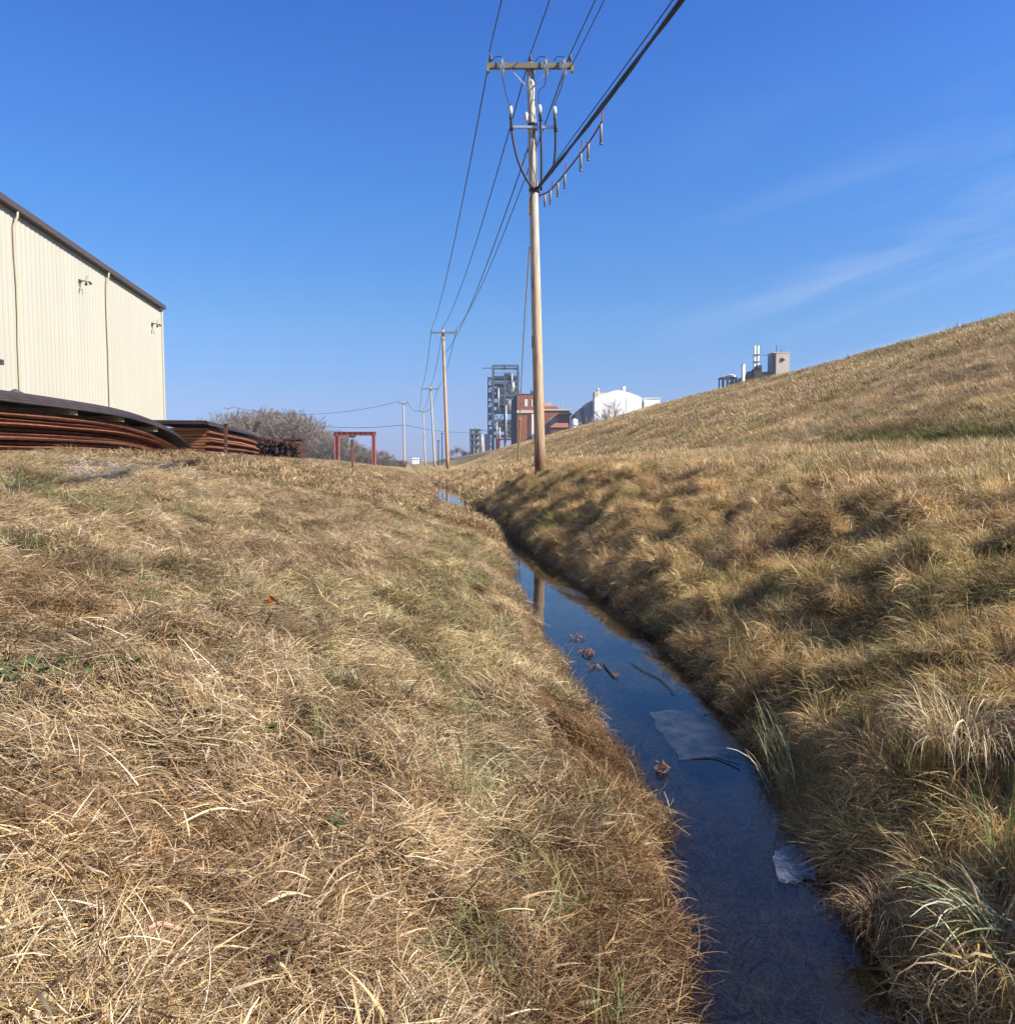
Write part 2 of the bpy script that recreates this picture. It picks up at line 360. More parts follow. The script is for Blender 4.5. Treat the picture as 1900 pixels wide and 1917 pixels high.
n.links.new(mb_.outputs[2], b.inputs['Base Color']); b.inputs['Roughness'].default_value = .95; b.inputs['Specular IOR Level'].default_value = .1
bp = n.nodes.new('ShaderNodeBump'); bp.inputs['Strength'].default_value = .9; bp.inputs['Distance'].default_value = .05
n.links.new(t1.outputs['Fac'], bp.inputs['Height']); n.links.new(bp.outputs[0], b.inputs['Normal'])
me.materials.append(gm)
go = bpy.data.objects.new('ground', me); col.objects.link(go); tag(go, 'grassy ditch banks, flat shelf and long levee slope', kind='structure')

# water ---------------------------------------------------------------
wm = bpy.data.materials.new('water_mat'); wm.use_nodes = True; n = wm.node_tree; n.nodes.clear()
o_ = n.nodes.new('ShaderNodeOutputMaterial'); mxs = n.nodes.new('ShaderNodeMixShader'); fr_ = n.nodes.new('ShaderNodeFresnel'); fr_.inputs['IOR'].default_value = 1.42
gl = n.nodes.new('ShaderNodeBsdfGlossy'); gl.inputs['Roughness'].default_value = .015; gl.inputs['Color'].default_value = (1, 1, 1, 1)
tp = n.nodes.new('ShaderNodeBsdfTransparent'); tp.inputs['Color'].default_value = (.80, .68, .56, 1)
tcn = n.nodes.new('ShaderNodeTexCoord'); t1 = n.nodes.new('ShaderNodeTexNoise'); t1.inputs['Scale'].default_value = 3.5; t1.inputs['Detail'].default_value = 3
n.links.new(tcn.outputs['Object'], t1.inputs['Vector'])
bp = n.nodes.new('ShaderNodeBump'); bp.inputs['Strength'].default_value = .06; bp.inputs['Distance'].default_value = .02; n.links.new(t1.outputs['Fac'], bp.inputs['Height'])
n.links.new(bp.outputs[0], gl.inputs['Normal']); n.links.new(bp.outputs[0], fr_.inputs['Normal'])
n.links.new(fr_.outputs[0], mxs.inputs[0]); n.links.new(tp.outputs[0], mxs.inputs[1]); n.links.new(gl.outputs[0], mxs.inputs[2]); n.links.new(mxs.outputs[0], o_.inputs['Surface'])
yw = np.arange(-6.5, 54, .25); tlw, trw = edges(yw)
L = np.stack([tlw-.25-K*yw, yw, yw*0], 1); Rr = np.stack([trw+.25-K*yw, yw, yw*0], 1)
Vw = np.empty((len(yw)*2, 3)); Vw[0::2] = L; Vw[1::2] = Rr
I = np.arange(len(yw)-1)*2
wme = npmesh('water', Vw, np.stack([I, I+1, I+3, I+2], 1), None, True); wme.materials.append(wm)
wo = bpy.data.objects.new('water', wme); col.objects.link(wo); tag(wo, 'narrow still ditch stream reflecting blue sky', kind='structure')

#@@GRASS
# ------------------------------------------------------------------ grass blades
def blade_mat(name, transl=.28, sp=.25):
    m = bpy.data.materials.new(name); m.use_nodes = True; n = m.node_tree; b = n.nodes['Principled BSDF']; o = n.nodes['Material Output']
    a = n.nodes.new('ShaderNodeAttribute'); a.attribute_name = 'Col'
    i = n.nodes.new('ShaderNodeAttribute'); i.attribute_name = 'tint'; i.attribute_type = 'INSTANCER'
    mm = n.nodes.new('ShaderNodeMix'); mm.data_type = 'RGBA'; mm.blend_type = 'MULTIPLY'; mm.inputs[0].default_value = 1
    n.links.new(a.outputs['Color'], mm.inputs[6]); n.links.new(i.outputs['Color'], mm.inputs[7])
    n.links.new(mm.outputs[2], b.inputs['Base Color']); b.inputs['Roughness'].default_value = .55; b.inputs['Specular IOR Level'].default_value = sp
    tr_ = n.nodes.new('ShaderNodeBsdfTranslucent'); n.links.new(mm.outputs[2], tr_.inputs['Color'])
    x = n.nodes.new('ShaderNodeMixShader'); x.inputs[0].default_value = transl
    n.links.new(b.outputs[0], x.inputs[1]); n.links.new(tr_.outputs[0], x.inputs[2]); n.links.new(x.outputs[0], o.inputs['Surface'])
    M[name] = m; return m
blade_mat('blade')
STRAW = np.array([[.54, .41, .215], [.46, .335, .165], [.64, .515, .30], [.35, .23, .105], [.50, .365, .175], [.22, .135, .06], [.74, .63, .42], [.16, .095, .045]])
def clump(name, n, Rr, ln, el, droop, width, azsp=math.pi, pal=STRAW, pw=None, seed=0, segs=4, floor=True, curl=.6, topo=0.0, lie=.02):
    g = np.random.default_rng(seed)
    r_ = Rr*np.sqrt(g.random(n)); th = g.random(n)*2*math.pi
    bx = r_*np.cos(th); by = r_*np.sin(th)
    az = (g.random(n)*2-1)*azsp
    if topo: az = th+(g.random(n)-.5)*topo
    L_ = g.uniform(ln[0], ln[1], n); E = np.radians(g.uniform(el[0], el[1], n)); D = np.radians(g.uniform(droop[0], droop[1], n)); Cu = g.normal(0, curl, n)
    Wd = g.uniform(width[0], width[1], n)*(1+(g.random(n) < .07)*g.uniform(.5, 1.8, n))
    P = np.zeros((n, segs+1, 3)); P[:, 0, 0] = bx; P[:, 0, 1] = by; P[:, 0, 2] = g.uniform(-.01, lie, n)
    A = az.copy(); e = E.copy(); side = np.zeros((n, segs+1, 3))
    for k in range(segs+1):
        side[:, k, 0] = -np.sin(A); side[:, k, 1] = np.cos(A)
        if k < segs:
            P[:, k+1] = P[:, k]+np.stack([np.cos(e)*np.cos(A), np.cos(e)*np.sin(A), np.sin(e)], 1)*(L_/segs)[:, None]
            e = e-D/segs*(k+1)*.5*(2/segs)*2; A = A+Cu/segs
    if floor:
        lo = g.uniform(.002, .03, n)[:, None]
        P[:, 1:, 2] = np.maximum(P[:, 1:, 2], lo)
    tw = g.normal(0, .5, n)[:, None]
    side[:, :, 2] += tw
    wk = np.linspace(1, .12, segs+1)**.8
    off = side*(Wd[:, None]*.5*wk[None])[..., None]
    Vt = np.stack([P-off, P+off], 2)          # n, segs+1, 2, 3
    c = pal[g.choice(len(pal), n, p=pw)]*g.uniform(.75, 1.2, n)[:, None]
    cc = np.repeat(c[:, None, :], (segs+1)*2, 1)
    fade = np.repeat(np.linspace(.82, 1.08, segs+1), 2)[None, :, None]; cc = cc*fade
    C4 = np.concatenate([cc, np.ones(cc.shape[:2]+(1,))], -1)
    base = (np.arange(n)*(segs+1)*2)[:, None]+(np.arange(segs)*2)[None]
    base = base.ravel(); Fq = np.stack([base, base+1, base+3, base+2], 1)
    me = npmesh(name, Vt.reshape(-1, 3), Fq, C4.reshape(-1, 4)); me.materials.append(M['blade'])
    return me
def normals(x, y):
    e = .12
    hx = (height(x+e, y)-height(x-e, y))/(2*e); hy = (height(x, y+e)-height(x, y-e))/(2*e)
    return hx, hy
def scatter(name, meshes, x, y, scale, zrot, tint, label, sink=0.0, zoff=None, align=1.0, jit=.1, z=None):
    n_ = len(x); 
    if z is None: z = height(x, y)-sink+(vn(x*6.5, y*5.5, 77)-.5)*.07*(y < 40)
    if zoff is not None: z = z+zoff
    hx, hy = normals(x, y)
    g = np.random.default_rng(len(x))
    # up-vector tilt: build euler XYZ of R = Tilt * Rz
    nx, ny, nz = -hx*align+g.normal(0, jit, n_), -hy*align+g.normal(0, jit, n_), np.ones(n_)
    l = np.sqrt(nx*nx+ny*ny+1); nx, ny, nz = nx/l, ny/l, nz/l
    # local axes: xloc = direction zrot projected on plane, zloc = normal
    ax, ay = np.cos(zrot), np.sin(zrot); dz = -(nx*ax+ny*ay)/nz
    l = np.sqrt(ax*ax+ay*ay+dz*dz); X1 = np.stack([ax/l, ay/l, dz/l], 1); Z1 = np.stack([nx, ny, nz], 1); Y1 = np.cross(Z1, X1)
    # matrix columns X1,Y1,Z1 ; euler XYZ (R=Rz Ry Rx)
    ry = -np.arcsin(np.clip(X1[:, 2], -1, 1)); rz = np.arctan2(X1[:, 1], X1[:, 0]); rx = np.arctan2(Y1[:, 2], Z1[:, 2])
    me = bpy.data.meshes.new(name); me.vertices.add(n_)
    me.vertices.foreach_set('co', np.stack([x, y, z], 1).astype(np.float32).ravel())
    def att(nm, ty, a, key): q = me.attributes.new(nm, ty, 'POINT'); q.data.foreach_set(key, np.asarray(a).astype(np.int32 if ty == 'INT' else np.float32).ravel())
    att('rot', 'FLOAT_VECTOR', np.stack([rx, ry, rz], 1), 'vector')
    att('scl', 'FLOAT_VECTOR', scale if scale.ndim == 2 else np.stack([scale]*3, 1), 'vector')
    att('tint', 'FLOAT_VECTOR', tint, 'vector')
    att('vid', 'INT', g.integers(0, len(meshes), n_), 'value')
    o = bpy.data.objects.new(name, me); col.objects.link(o)
    cl = bpy.data.collections.new(name+'_source')
    for k, m_ in enumerate(meshes):
        s = bpy.data.objects.new('%s_blades_%02d' % (name, k), m_); cl.objects.link(s)
    ng = bpy.data.node_groups.new(name, 'GeometryNodeTree')
    ng.interface.new_socket('Geometry', in_out='INPUT', socket_type='NodeSocketGeometry'); ng.interface.new_socket('Geometry', in_out='OUTPUT', socket_type='NodeSocketGeometry')
    gi = ng.nodes.new('NodeGroupInput'); gg = ng.nodes.new('NodeGroupOutput'); ip = ng.nodes.new('GeometryNodeInstanceOnPoints'); ci = ng.nodes.new('GeometryNodeCollectionInfo')
    ci.inputs['Collection'].default_value = cl; ci.inputs['Separate Children'].default_value = True; ci.inputs['Reset Children'].default_value = True
    mp_ = ng.nodes.new('GeometryNodeMeshToPoints')
    ng.links.new(gi.outputs[0], mp_.inputs[0]); ng.links.new(mp_.outputs[0], ip.inputs['Points']); ng.links.new(ci.outputs[0], ip.inputs['Instance'])
    ip.inputs['Pick Instance'].default_value = True
    def na(nm, dt):
        q = ng.nodes.new('GeometryNodeInputNamedAttribute'); q.data_type = dt; q.inputs['Name'].default_value = nm; return q.outputs['Attribute']
    er = ng.nodes.new('FunctionNodeEulerToRotation'); ng.links.new(na('rot', 'FLOAT_VECTOR'), er.inputs[0]); ng.links.new(er.outputs[0], ip.inputs['Rotation'])
    ng.links.new(na('scl', 'FLOAT_VECTOR'), ip.inputs['Scale']); ng.links.new(na('vid', 'INT'), ip.inputs['Instance Index'])
    ng.links.new(ip.outputs[0], gg.inputs[0])
    md = o.modifiers.new('grow', 'NODES'); md.node_group = ng
    tag(o, label, kind='stuff')
    print(name, n_)
    return o

def samples(n_, t0, t1, y0, y1, seed, power=1.0):
    """points in ditch coordinates, denser near the camera for power > 1"""
    g = np.random.default_rng(seed); t = g.uniform(t0, t1, n_); y = y0+(y1-y0)*g.random(n_)**power
    x = t-K*y
    keep = (np.abs(x) < np.maximum(y, 0)*.84+2.8) 
    return x[keep], y[keep], t[keep]

mats_ = [clump('mat%d' % i, 260, .17, (.035, .145), (0, 46), (0, 60), (.0014, .0034), (2.6 if i % 2 else 1.0), curl=.35, seed=100+i) for i in range(5)]
tuss_ = [clump('tussock%d' % i, 300, .10, (.10, .30), (25, 88), (60, 190), (.0016, .0036), topo=1.7, curl=.35, seed=200+i, segs=5, floor=False) for i in range(4)]
reed_ = [clump('reed%d' % i, 105, .13, (.06, .22), (30, 92), (0, 90), (.002, .0045), seed=300+i, segs=3, floor=False,
               pal=np.array([[.26, .155, .075], [.34, .22, .11], [.19, .11, .055], [.42, .30, .16]])) for i in range(3)]
GREEN = np.array([[.16, .20, .07], [.22, .24, .10], [.13, .16, .05], [.34, .32, .16]])
green_ = [clump('green%d' % i, 45, .06, (.08, .24), (40, 85), (10, 110), (.002, .004), pal=GREEN, seed=400+i, segs=3, floor=False) for i in range(3)]
stub_ = [clump('stub%d' % i, 150, .20, (.05, .16), (15, 80), (10, 90), (.003, .006), seed=500+i, segs=2, floor=True) for i in range(4)]
farm_ = [clump('farmat%d' % i, 190, .34, (.06, .20), (5, 65), (20, 100), (.006, .013), 2.6, seed=600+i, segs=3) for i in range(4)]
fars_ = [clump('farstub%d' % i, 170, .5, (.08, .24), (15, 75), (10, 70), (.010, .018), seed=700+i, segs=2) for i in range(3)]

def patch(x, y):
    """patch colour factors from slow noise: green, brown, pale"""
    a = fbm(x*1.1+5, y*.8, 71, 3); b_ = fbm(x*1.3-9, y*.9+4, 81, 3); c = fbm(x*2.7, y*2.2, 91, 2)
    return a, b_, c
def tints(x, y, gs=1.0, g0=.55, seed=1):
    g = np.random.default_rng(seed); a, b_, c = patch(x, y); n_ = len(x)
    T_ = np.ones((n_, 3))*(.82+.40*(c-.3))[:, None]*g.uniform(.62, 1.34, n_)[:, None]
    gr = np.clip((a-g0)*6, 0, 1)*gs*g.uniform(.3, 1, n_)
    T_ = T_*(1-gr[:, None])+T_*np.array([.62, .80, .50])*gr[:, None]
    br = np.clip((b_-.56)*6, 0, 1)*g.uniform(.2, .9, n_)
    T_ = T_*(1-br[:, None])+T_*np.array([.72, .60, .52])*br[:, None]
    tl_, tr_ = edges(y); dq = tl_-(x+K*y); g2 = np.exp(-((dq-.75)/.45)**2)*np.clip((y-3.2)/2, 0, 1)*np.clip((20-y)/8, 0, 1)*g.uniform(.4, 1, n_)
    T_ = T_*(1-g2[:, None])+T_*np.array([.84, .90, .70])*g2[:, None]
    b2 = ((dq < .5) & (dq > -.3)).astype(float)*np.clip((5.0-y)/1.2, 0, 1)*np.clip((.5-dq)/.25, 0, 1)*g.uniform(.3, 1, n_); T_ = T_*(1-b2[:, None])+T_*np.array([.62, .48, .36])*b2[:, None]
    return T_
def swirl(x, y, base, amp=2.2, seed=61):
    return base+(fbm(x*.9, y*.7, seed, 3)-.5)*2*amp

mound_ = [clump('mound%d' % i, 620, .13, (.08, .33), (12, 88), (60, 190), (.0016, .0044), topo=1.9, seed=800+i, segs=5, floor=False, curl=.4, lie=.06) for i in range(5)]
# left bank mat, near
x, y, t = samples(19500, -9.5, 2.1, .2, 16, 1, 1.5); tl, tr = edges(y); k = (tl-t > .02) & ~((fbm(x*1.25+2, y*1.0, 66, 3) > .60) & (np.random.default_rng(8).random(len(x)) < .72)); x, y, t = x[k], y[k], t[k]; g = np.random.default_rng(2)
scatter('matted_grass', mats_, x, y, g.uniform(.75, 1.35, len(x)), swirl(x, y, -.6, 2.4)+g.normal(0, .5, len(x)), tints(x, y, .35, .60, 3)*np.array([1.24, 1.24, 1.33]), 'matted straw-coloured dead grass on the near left ditch bank', jit=.16, zoff=g.uniform(-.01, .03, len(x)))
x, y, t = samples(14000, -9.5, 2.1, 15, 70, 5, 1.5); tl, tr = edges(y); k = (tl-t > .02) & ~((tl-t < 1.1) & (y > 19) & (y < 38) & (np.random.default_rng(3).random(len(x)) < .65)); x, y = x[k], y[k]; g = np.random.default_rng(6)
scatter('distant_bank_grass', farm_, x, y, g.uniform(.7, 1.2, len(x)), swirl(x, y, -.6, 2)+g.normal(0, .6, len(x)), tints(x, y, .3, .60, 7)*np.array([1.12, 1.09, 1.08]), 'pale dead grass farther along the left bank', jit=.12)
# tufts standing in the mat
x, y, t = samples(1500, -9, 1.9, .8, 24, 8, 1.4); tl, tr = edges(y); k = (tl-t > .1); x, y = x[k], y[k]; g = np.random.default_rng(9)
scatter('bank_tufts', tuss_, x, y, g.uniform(.35, .75, len(x))[:, None]*np.stack([np.ones(len(x))*1.2, np.ones(len(x))*1.2, g.uniform(.5, .9, len(x))], 1), g.uniform(0, 6.28, len(x)), tints(x, y, .9, .52, 10), 'low arching tufts of straw grass scattered over the left bank')
# right bank tussocks
x, y, t = samples(9000, 1.2, 8.2, .8, 30, 12, 1.5); tl, tr = edges(y); d = t-tr; g = np.random.default_rng(13)
k = (d > .05) & (g.random(len(x)) < .38*np.interp(d, [0, .3, 3.0, 4.5, 6.5], [1, 1, .8, .25, .04])); x, y, d = x[k], y[k], d[k]
s_ = g.uniform(.55, 1.12, len(x))*np.interp(d, [0, .4, 2.5, 6], [.75, 1.0, .85, .45])
tn = tints(x, y, .8, .53, 14)*np.array([1.42, 1.34, 1.12])
scatter('tussock_grass', tuss_, x, y, s_, g.uniform(0, 6.28, len(x)), tn, 'clumpy arching tussocks of olive and straw grass on the right ditch bank', sink=.02, align=.7, jit=.2)
x, y, t = samples(2600, 1.2, 6.2, .9, 34, 40, 1.35); tl, tr = edges(y); d = t-tr; g = np.random.default_rng(41)
k = (d > -.02) & (g.random(len(x)) < np.interp(d, [0, .15, 2.6, 3.6, 5], [1, .9, .8, .25, .03])); x, y, d = x[k], y[k], d[k]
ms_ = g.uniform(.5, 1.1, len(x))*np.interp(d, [0, .4, 3], [.62, .95, .8])*np.interp(y, [2, 5], [.8, 1])
tb = g.choice(4, len(x), p=[.4, .25, .2, .15]); tcol = np.array([[1.48, 1.36, 1.14], [1.20, 1.17, .90], [1.0, .86, .74], [1.72, 1.62, 1.45]])[tb]*g.uniform(.8, 1.15, len(x))[:, None]
scatter('grass_mounds', mound_, x, y, np.stack([ms_, ms_, ms_*g.uniform(.65, 1.15, len(x))], 1), g.uniform(0, 6.28, len(x)), tcol, 'rounded mounds of drooping dead grass with dark gaps on the right bank', sink=.02, align=.6, jit=.2)
x, y, t = samples(9500, 1.2, 8.5, .5, 20, 15, 1.4); tl, tr = edges(y); k = (t-tr > .03); x, y = x[k], y[k]; g = np.random.default_rng(16)
scatter('bank_mat', mats_, x, y, g.uniform(.8, 1.4, len(x)), swirl(x, y, 2.6, 2)+g.normal(0, .6, len(x)), tints(x, y, .7, .53, 17)*np.array([1.15, 1.05, .88]), 'flattened dead grass between the right bank tussocks', jit=.2)
# water's edge, both sides: brown upright stubble
x, y, t = samples(21000, .1, 2.9, .6, 42, 18, 1.6); tl, tr = edges(y); dl_ = tl-t; dr_ = t-tr; g = np.random.default_rng(19)
k = ((dl_ > -.06-.34*(fbm(x*3.4, y*2.6, 54, 2) > .53)*(y < 4.6)*g.random(len(x))) & (dl_ < .34*g.random(len(x))+.02+.34*np.clip((4.6-y)/2,0,1))) | ((dr_ > -.07) & (dr_ < .22*g.random(len(x))+.03)); x, y = x[k], y[k]; g = np.random.default_rng(20)
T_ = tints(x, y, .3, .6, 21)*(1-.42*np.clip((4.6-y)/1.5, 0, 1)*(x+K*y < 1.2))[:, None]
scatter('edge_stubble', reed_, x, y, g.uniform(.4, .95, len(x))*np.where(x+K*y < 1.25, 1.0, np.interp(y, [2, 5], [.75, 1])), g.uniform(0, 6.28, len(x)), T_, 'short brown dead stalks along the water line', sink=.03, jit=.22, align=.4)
# green blades
x, y, t = samples(5200, -9, 8, 1.0, 26, 22, 1.5); tl, tr = edges(y); a, b_, c = patch(x, y); g = np.random.default_rng(23)
k = (((t-tr > .05) & (a > .50)) | ((tl-t > .05) & (a > .60)) | ((tl-t > .05) & (tl-t < 1.5) & (a > .36) & (y > 3))) & (g.random(len(x)) < .75); x, y = x[k], y[k]
scatter('green_grass', green_, x, y, g.uniform(.5, 1.15, len(x)), g.uniform(0, 6.28, len(x)), g.uniform(.8, 1.3, (len(x), 1))*np.ones((1, 3)), 'thin green blades showing through the dead grass', jit=.25)
# levee and shelf
x, y, t = samples(30000, 3.6, 30, 3, 34, 24, 1.2); tl, tr = edges(y); d = t-tr; g = np.random.default_rng(25)
k = g.random(len(x)) < np.clip((d-1.6)/2, 0, 1); x, y, d = x[k], y[k], d[k]
def levtint(x, y, d, seed):
    T_ = tints(x, y, .55, .52, seed)
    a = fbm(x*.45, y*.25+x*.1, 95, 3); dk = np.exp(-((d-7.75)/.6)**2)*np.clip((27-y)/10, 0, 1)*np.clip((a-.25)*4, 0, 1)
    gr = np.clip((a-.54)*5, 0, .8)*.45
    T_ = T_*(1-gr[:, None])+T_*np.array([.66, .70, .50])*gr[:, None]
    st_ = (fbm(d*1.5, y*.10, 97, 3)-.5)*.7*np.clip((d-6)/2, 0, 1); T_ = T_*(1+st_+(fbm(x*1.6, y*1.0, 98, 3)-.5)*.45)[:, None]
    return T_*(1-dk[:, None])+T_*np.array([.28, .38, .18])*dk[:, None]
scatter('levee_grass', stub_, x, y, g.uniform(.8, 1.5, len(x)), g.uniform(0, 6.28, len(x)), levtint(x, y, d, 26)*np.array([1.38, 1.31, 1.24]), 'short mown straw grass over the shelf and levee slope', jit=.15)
x, y, t = samples(26000, 1.9, 29, 28, 150, 27, 1.6); tl, tr = edges(y); d = t-tr; g = np.random.default_rng(28)
k = d > .05; x, y, d = x[k], y[k], d[k]
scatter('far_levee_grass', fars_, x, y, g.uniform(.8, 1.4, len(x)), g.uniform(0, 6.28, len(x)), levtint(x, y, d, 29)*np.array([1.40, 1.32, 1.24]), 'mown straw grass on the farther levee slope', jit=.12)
# submerged weed
x, y, t = samples(9500, .3, 2.4, 1.2, 9, 30, 1.5); tl, tr = edges(y); g = np.random.default_rng(31)
wn_ = fbm(x*3.1, y*2.4, 33, 3)
k = (t > tl-.02) & (t < tr-.02) & (((t-tl)/(tr-tl) < np.interp(y, [2, 3, 4.0, 5], [.95, .70, .30, .15])*(wn_*1.5+.15)) | (wn_ > .68)); x, y = x[k], y[k]
scatter('submerged_weed', mats_, x, y, g.uniform(.9, 1.5, len(x))[:, None]*np.array([[1, 1, .03]]), swirl(x, y, 2.2, 1.2)+g.normal(0, .9, len(x)), g.uniform(1.6, 3.0, (len(x), 1))*np.array([[1.0, .86, .62]]), 'brown weed and dead grass lying under the water surface', z=np.full(len(x), -.030)+g.uniform(-.03, .014, len(x)), align=0, jit=.01)
#@@END
# ------------------------------------------------------------------ metal warehouse
def wall_pt(Yv): return Vector((-15.8-.146*(Yv-37), Yv, 0))
EAVE = EYE+282/F*37
wd = (wall_pt(0)-wall_pt(37)).normalized(); wn_v = Vector((-wd.y, wd.x, 0)); 
if wn_v.x < 0: wn_v = -wn_v          # outward normal, towards +x
far_c = wall_pt(37); zb = 1.3
wh = empty('warehouse', (far_c.x, far_c.y, zb), 'long cream ribbed metal warehouse with brown eave gutter behind the rusty steel', 'warehouse')
LW = 43.2
def ribwall(p0, d, nrm, length, z0, z1, ztop=None):
    prof = [(0, 0), (.05, .013), (.10, .013), (.15, 0), (.21, 0), (.215, .004), (.235, .004), (.24, 0)]; per = .305
    pts = []; s_ = 0
    while s_ < length-.01:
        for a, h_ in prof:
            if s_+a < length: pts.append((s_+a, h_))
        s_ += per
    pts.append((length, 0))
    m_ = MB(); vs = []
    for a, h_ in pts:
        q = p0+d*a+nrm*h_; zt = z1 if ztop is None else ztop(a)
        vs += [(q.x, q.y, z0), (q.x, q.y, zt)]
    m_.add(vs, [(2*i, 2*i+2, 2*i+3, 2*i+1) for i in range(len(pts)-1)]); return m_
ribwall(far_c, wd, wn_v, LW, zb, EAVE).build('wall', 'siding', wh)
WD = 24.0
bk = far_c-wn_v*WD
ribwall(bk, wn_v, -wd, WD, zb, EAVE, lambda a: EAVE+min(a, WD-a)*.083).build('wall', 'siding', wh)
rp = MB(); near_c = far_c+wd*LW; nbk = bk+wd*LW; rg = far_c-wn_v*WD/2; rgn = rg+wd*LW
up = lambda v, z_: Vector((v.x, v.y, z_))
o1 = wn_v*.12; hf = -wd*.12
rp.add([up(far_c+o1+hf, EAVE+.10), up(near_c+o1, EAVE+.10), up(rgn, EAVE+1.15), up(rg+hf, EAVE+1.15), up(nbk-o1, EAVE+.10), up(bk-o1+hf, EAVE+.10)], [(0, 1, 2, 3), (3, 2, 4, 5)])
rp.build('roof', 'brown_trim', wh)
MB().beam(up(far_c+wn_v*.12-wd*.14, EAVE+.02), up(near_c+wn_v*.12, EAVE+.02), .18, .17).build('gutter', 'brown_trim', wh)
c_ = MB().beam(up(far_c+wn_v*.02-wd*.02, zb), up(far_c+wn_v*.02-wd*.02, EAVE-.1), .12, .12); c_.build('corner_trim', 'siding', wh)
for i in range(1, 6):
    p = far_c+wd*(7.27*i)+wn_v*.055; g = random.Random(i)
    pts = [up(p+wn_v*.10, EAVE-.05), up(p+wn_v*.10, EAVE-.2)]+[up(p+wd*g.uniform(-.035, .035), EAVE-.5-k*.8) for k in range(9)]
    pts = [q for q in pts if q.z > zb+.1]+[up(p, zb+.1)]
    MB().tube(pts, .034, 8).build('downspout', 'siding_trim', wh, True)
def floodlight(Yv, h, kind=0):
    q = up(wall_pt(Yv)+wn_v*.03, EYE+h)
    f = MB().box(q+Vector((-.04, -.05, -.06)), q+Vector((.05, .05, .06))).tube([q, q+wn_v*.22+Vector((0, 0, .03))], .02, 8)
    lamp = f.build('floodlight', 'dark_metal', wh)
    for sgn in (-1, 1):
        b0 = q+wn_v*.24+Vector((0, sgn*.04, .0)); b1 = b0+Vector((.05, sgn*.12, -.05-.09*(sgn < 0)))
        h_ = MB().tube([b0, b0*.5+b1*.5+Vector((0, 0, .04)), b1], [.015, .03, .05], 10).build('lamp_head', 'dark_metal', lamp, True)
    MB().tube([q+wn_v*.2+Vector((0, 0, .02)), q+wn_v*.26+Vector((0, .0, .2))], .03, 8).build('sensor', 'galvanised', lamp)
floodlight(27.3, 6.0); floodlight(35.5, 5.96); 
q = up(wall_pt(21.4)+wn_v*.08, EYE+2.6); MB().box(q-Vector((.08, .07, .07)), q+Vector((.08, .07, .07))).build('vent', 'dark_metal', wh)
q = up(wall_pt(21.9)+wn_v*.05, EYE+1.55)
vp = MB().tube([q+Vector((0, .0, -1.2)), q, q+Vector((0, 0, .2))], .07, 10).tube([q+Vector((0, .02, .2)), q+wn_v*.1+Vector((0, .12, .28)), q+wn_v*.2+Vector((0, .35, .2))], [.11, .13, .10], 10).build('vent_pipe', 'dark_metal', wh, True)

# ------------------------------------------------------------------ rusty steel stacks
def steel_stack(name, label, x1, y1, y0, dirx, widthm, ztop, zbot, layers, droop, mats_l, seed, top_sheet=True, blocks=(), slant=.5):
    """pieces lie along the ditch; far end at (x1,y1), near end at y0; droop(f) lowers the surface, f = 0 near .. 1 far"""
    g = random.Random(seed)
    root = empty(name, (x1, (y0+y1)/2, zbot), label, 'steel stack')
    n = layers; hh = (ztop-zbot)
    def xx(y): return x1+dirx*(y-y1)
    for i in range(n):
        f0 = i/n; f1 = (i+1)/n; z0 = zbot+hh*f0; z1 = zbot+hh*f1-.012*g.random()
        wo_ = g.uniform(-.20, .10); e1 = y1-slant*f0*1.2-g.uniform(0, .25); e0 = y0+g.uniform(0, .3)
        m_ = MB(); ns = 18; vs = []
        tw = g.uniform(-.03, .03)
        for k in range(ns+1):
            f = k/ns; y = e0+(e1-e0)*f; d = droop(f)*(.25+.75*f1); x = xx(y)+wo_+g.uniform(-.012, .012)
            th = (z1-z0)*(.86+.09*math.sin(k*.9+i*2.1))
            vs += [(x-widthm, y, z0-d), (x+.02*math.sin(i), y, z0-d+tw*f), (x+.05, y, z0-d+th*.5), (x, y, z0-d+th+tw*f), (x-widthm, y, z0-d+th)]
        fs = [(k*5+j, k*5+(j+1) % 5, (k+1)*5+(j+1) % 5, (k+1)*5+j) for k in range(ns) for j in range(5)]
        fs += [(4, 3, 2, 1, 0), tuple(ns*5+j for j in range(5))]
        m_.add(vs, fs); m_.build('steel_sheet', mats_l[g.randrange(len(mats_l))], root)
    if top_sheet:
        for lay in range(3):
            m_ = MB(); ns = 28; vs = []; off = .16+lay*.055
            for k in range(ns+1):
                f = k/ns; y = y0-.3+(y1+.35-y0+.3)*f; d = droop(f)*1.05+max(0, f-.86)**1.5*2.2; x = xx(y)+.22-.05*lay
                z = ztop+off-d
                vs += [(x-widthm-.3, y, z), (x-.1, y, z-.03), (x, y, z-.10), (x+.02, y, z-.08), (x-.08, y, z+.012), (x-widthm-.3, y, z+.03)]
            fs = [(k*6+j, k*6+(j+1) % 6, (k+1)*6+(j+1) % 6, (k+1)*6+j) for k in range(ns) for j in range(6)]+[(5, 4, 3, 2, 1, 0), tuple(ns*6+j for j in range(6))]
            m_.add(vs, fs); m_.build('top_sheet', 'steel_dark', root)
    for f in blocks:
        y = y0+(y1-y0)*f; d = droop(f); x = xx(y)
        MB().box((x-widthm, y-.14, ztop-d-.02), (x+.12, y+.14, ztop-d+.11)).build('spacer_block', 'pale_wood', root)
    return root
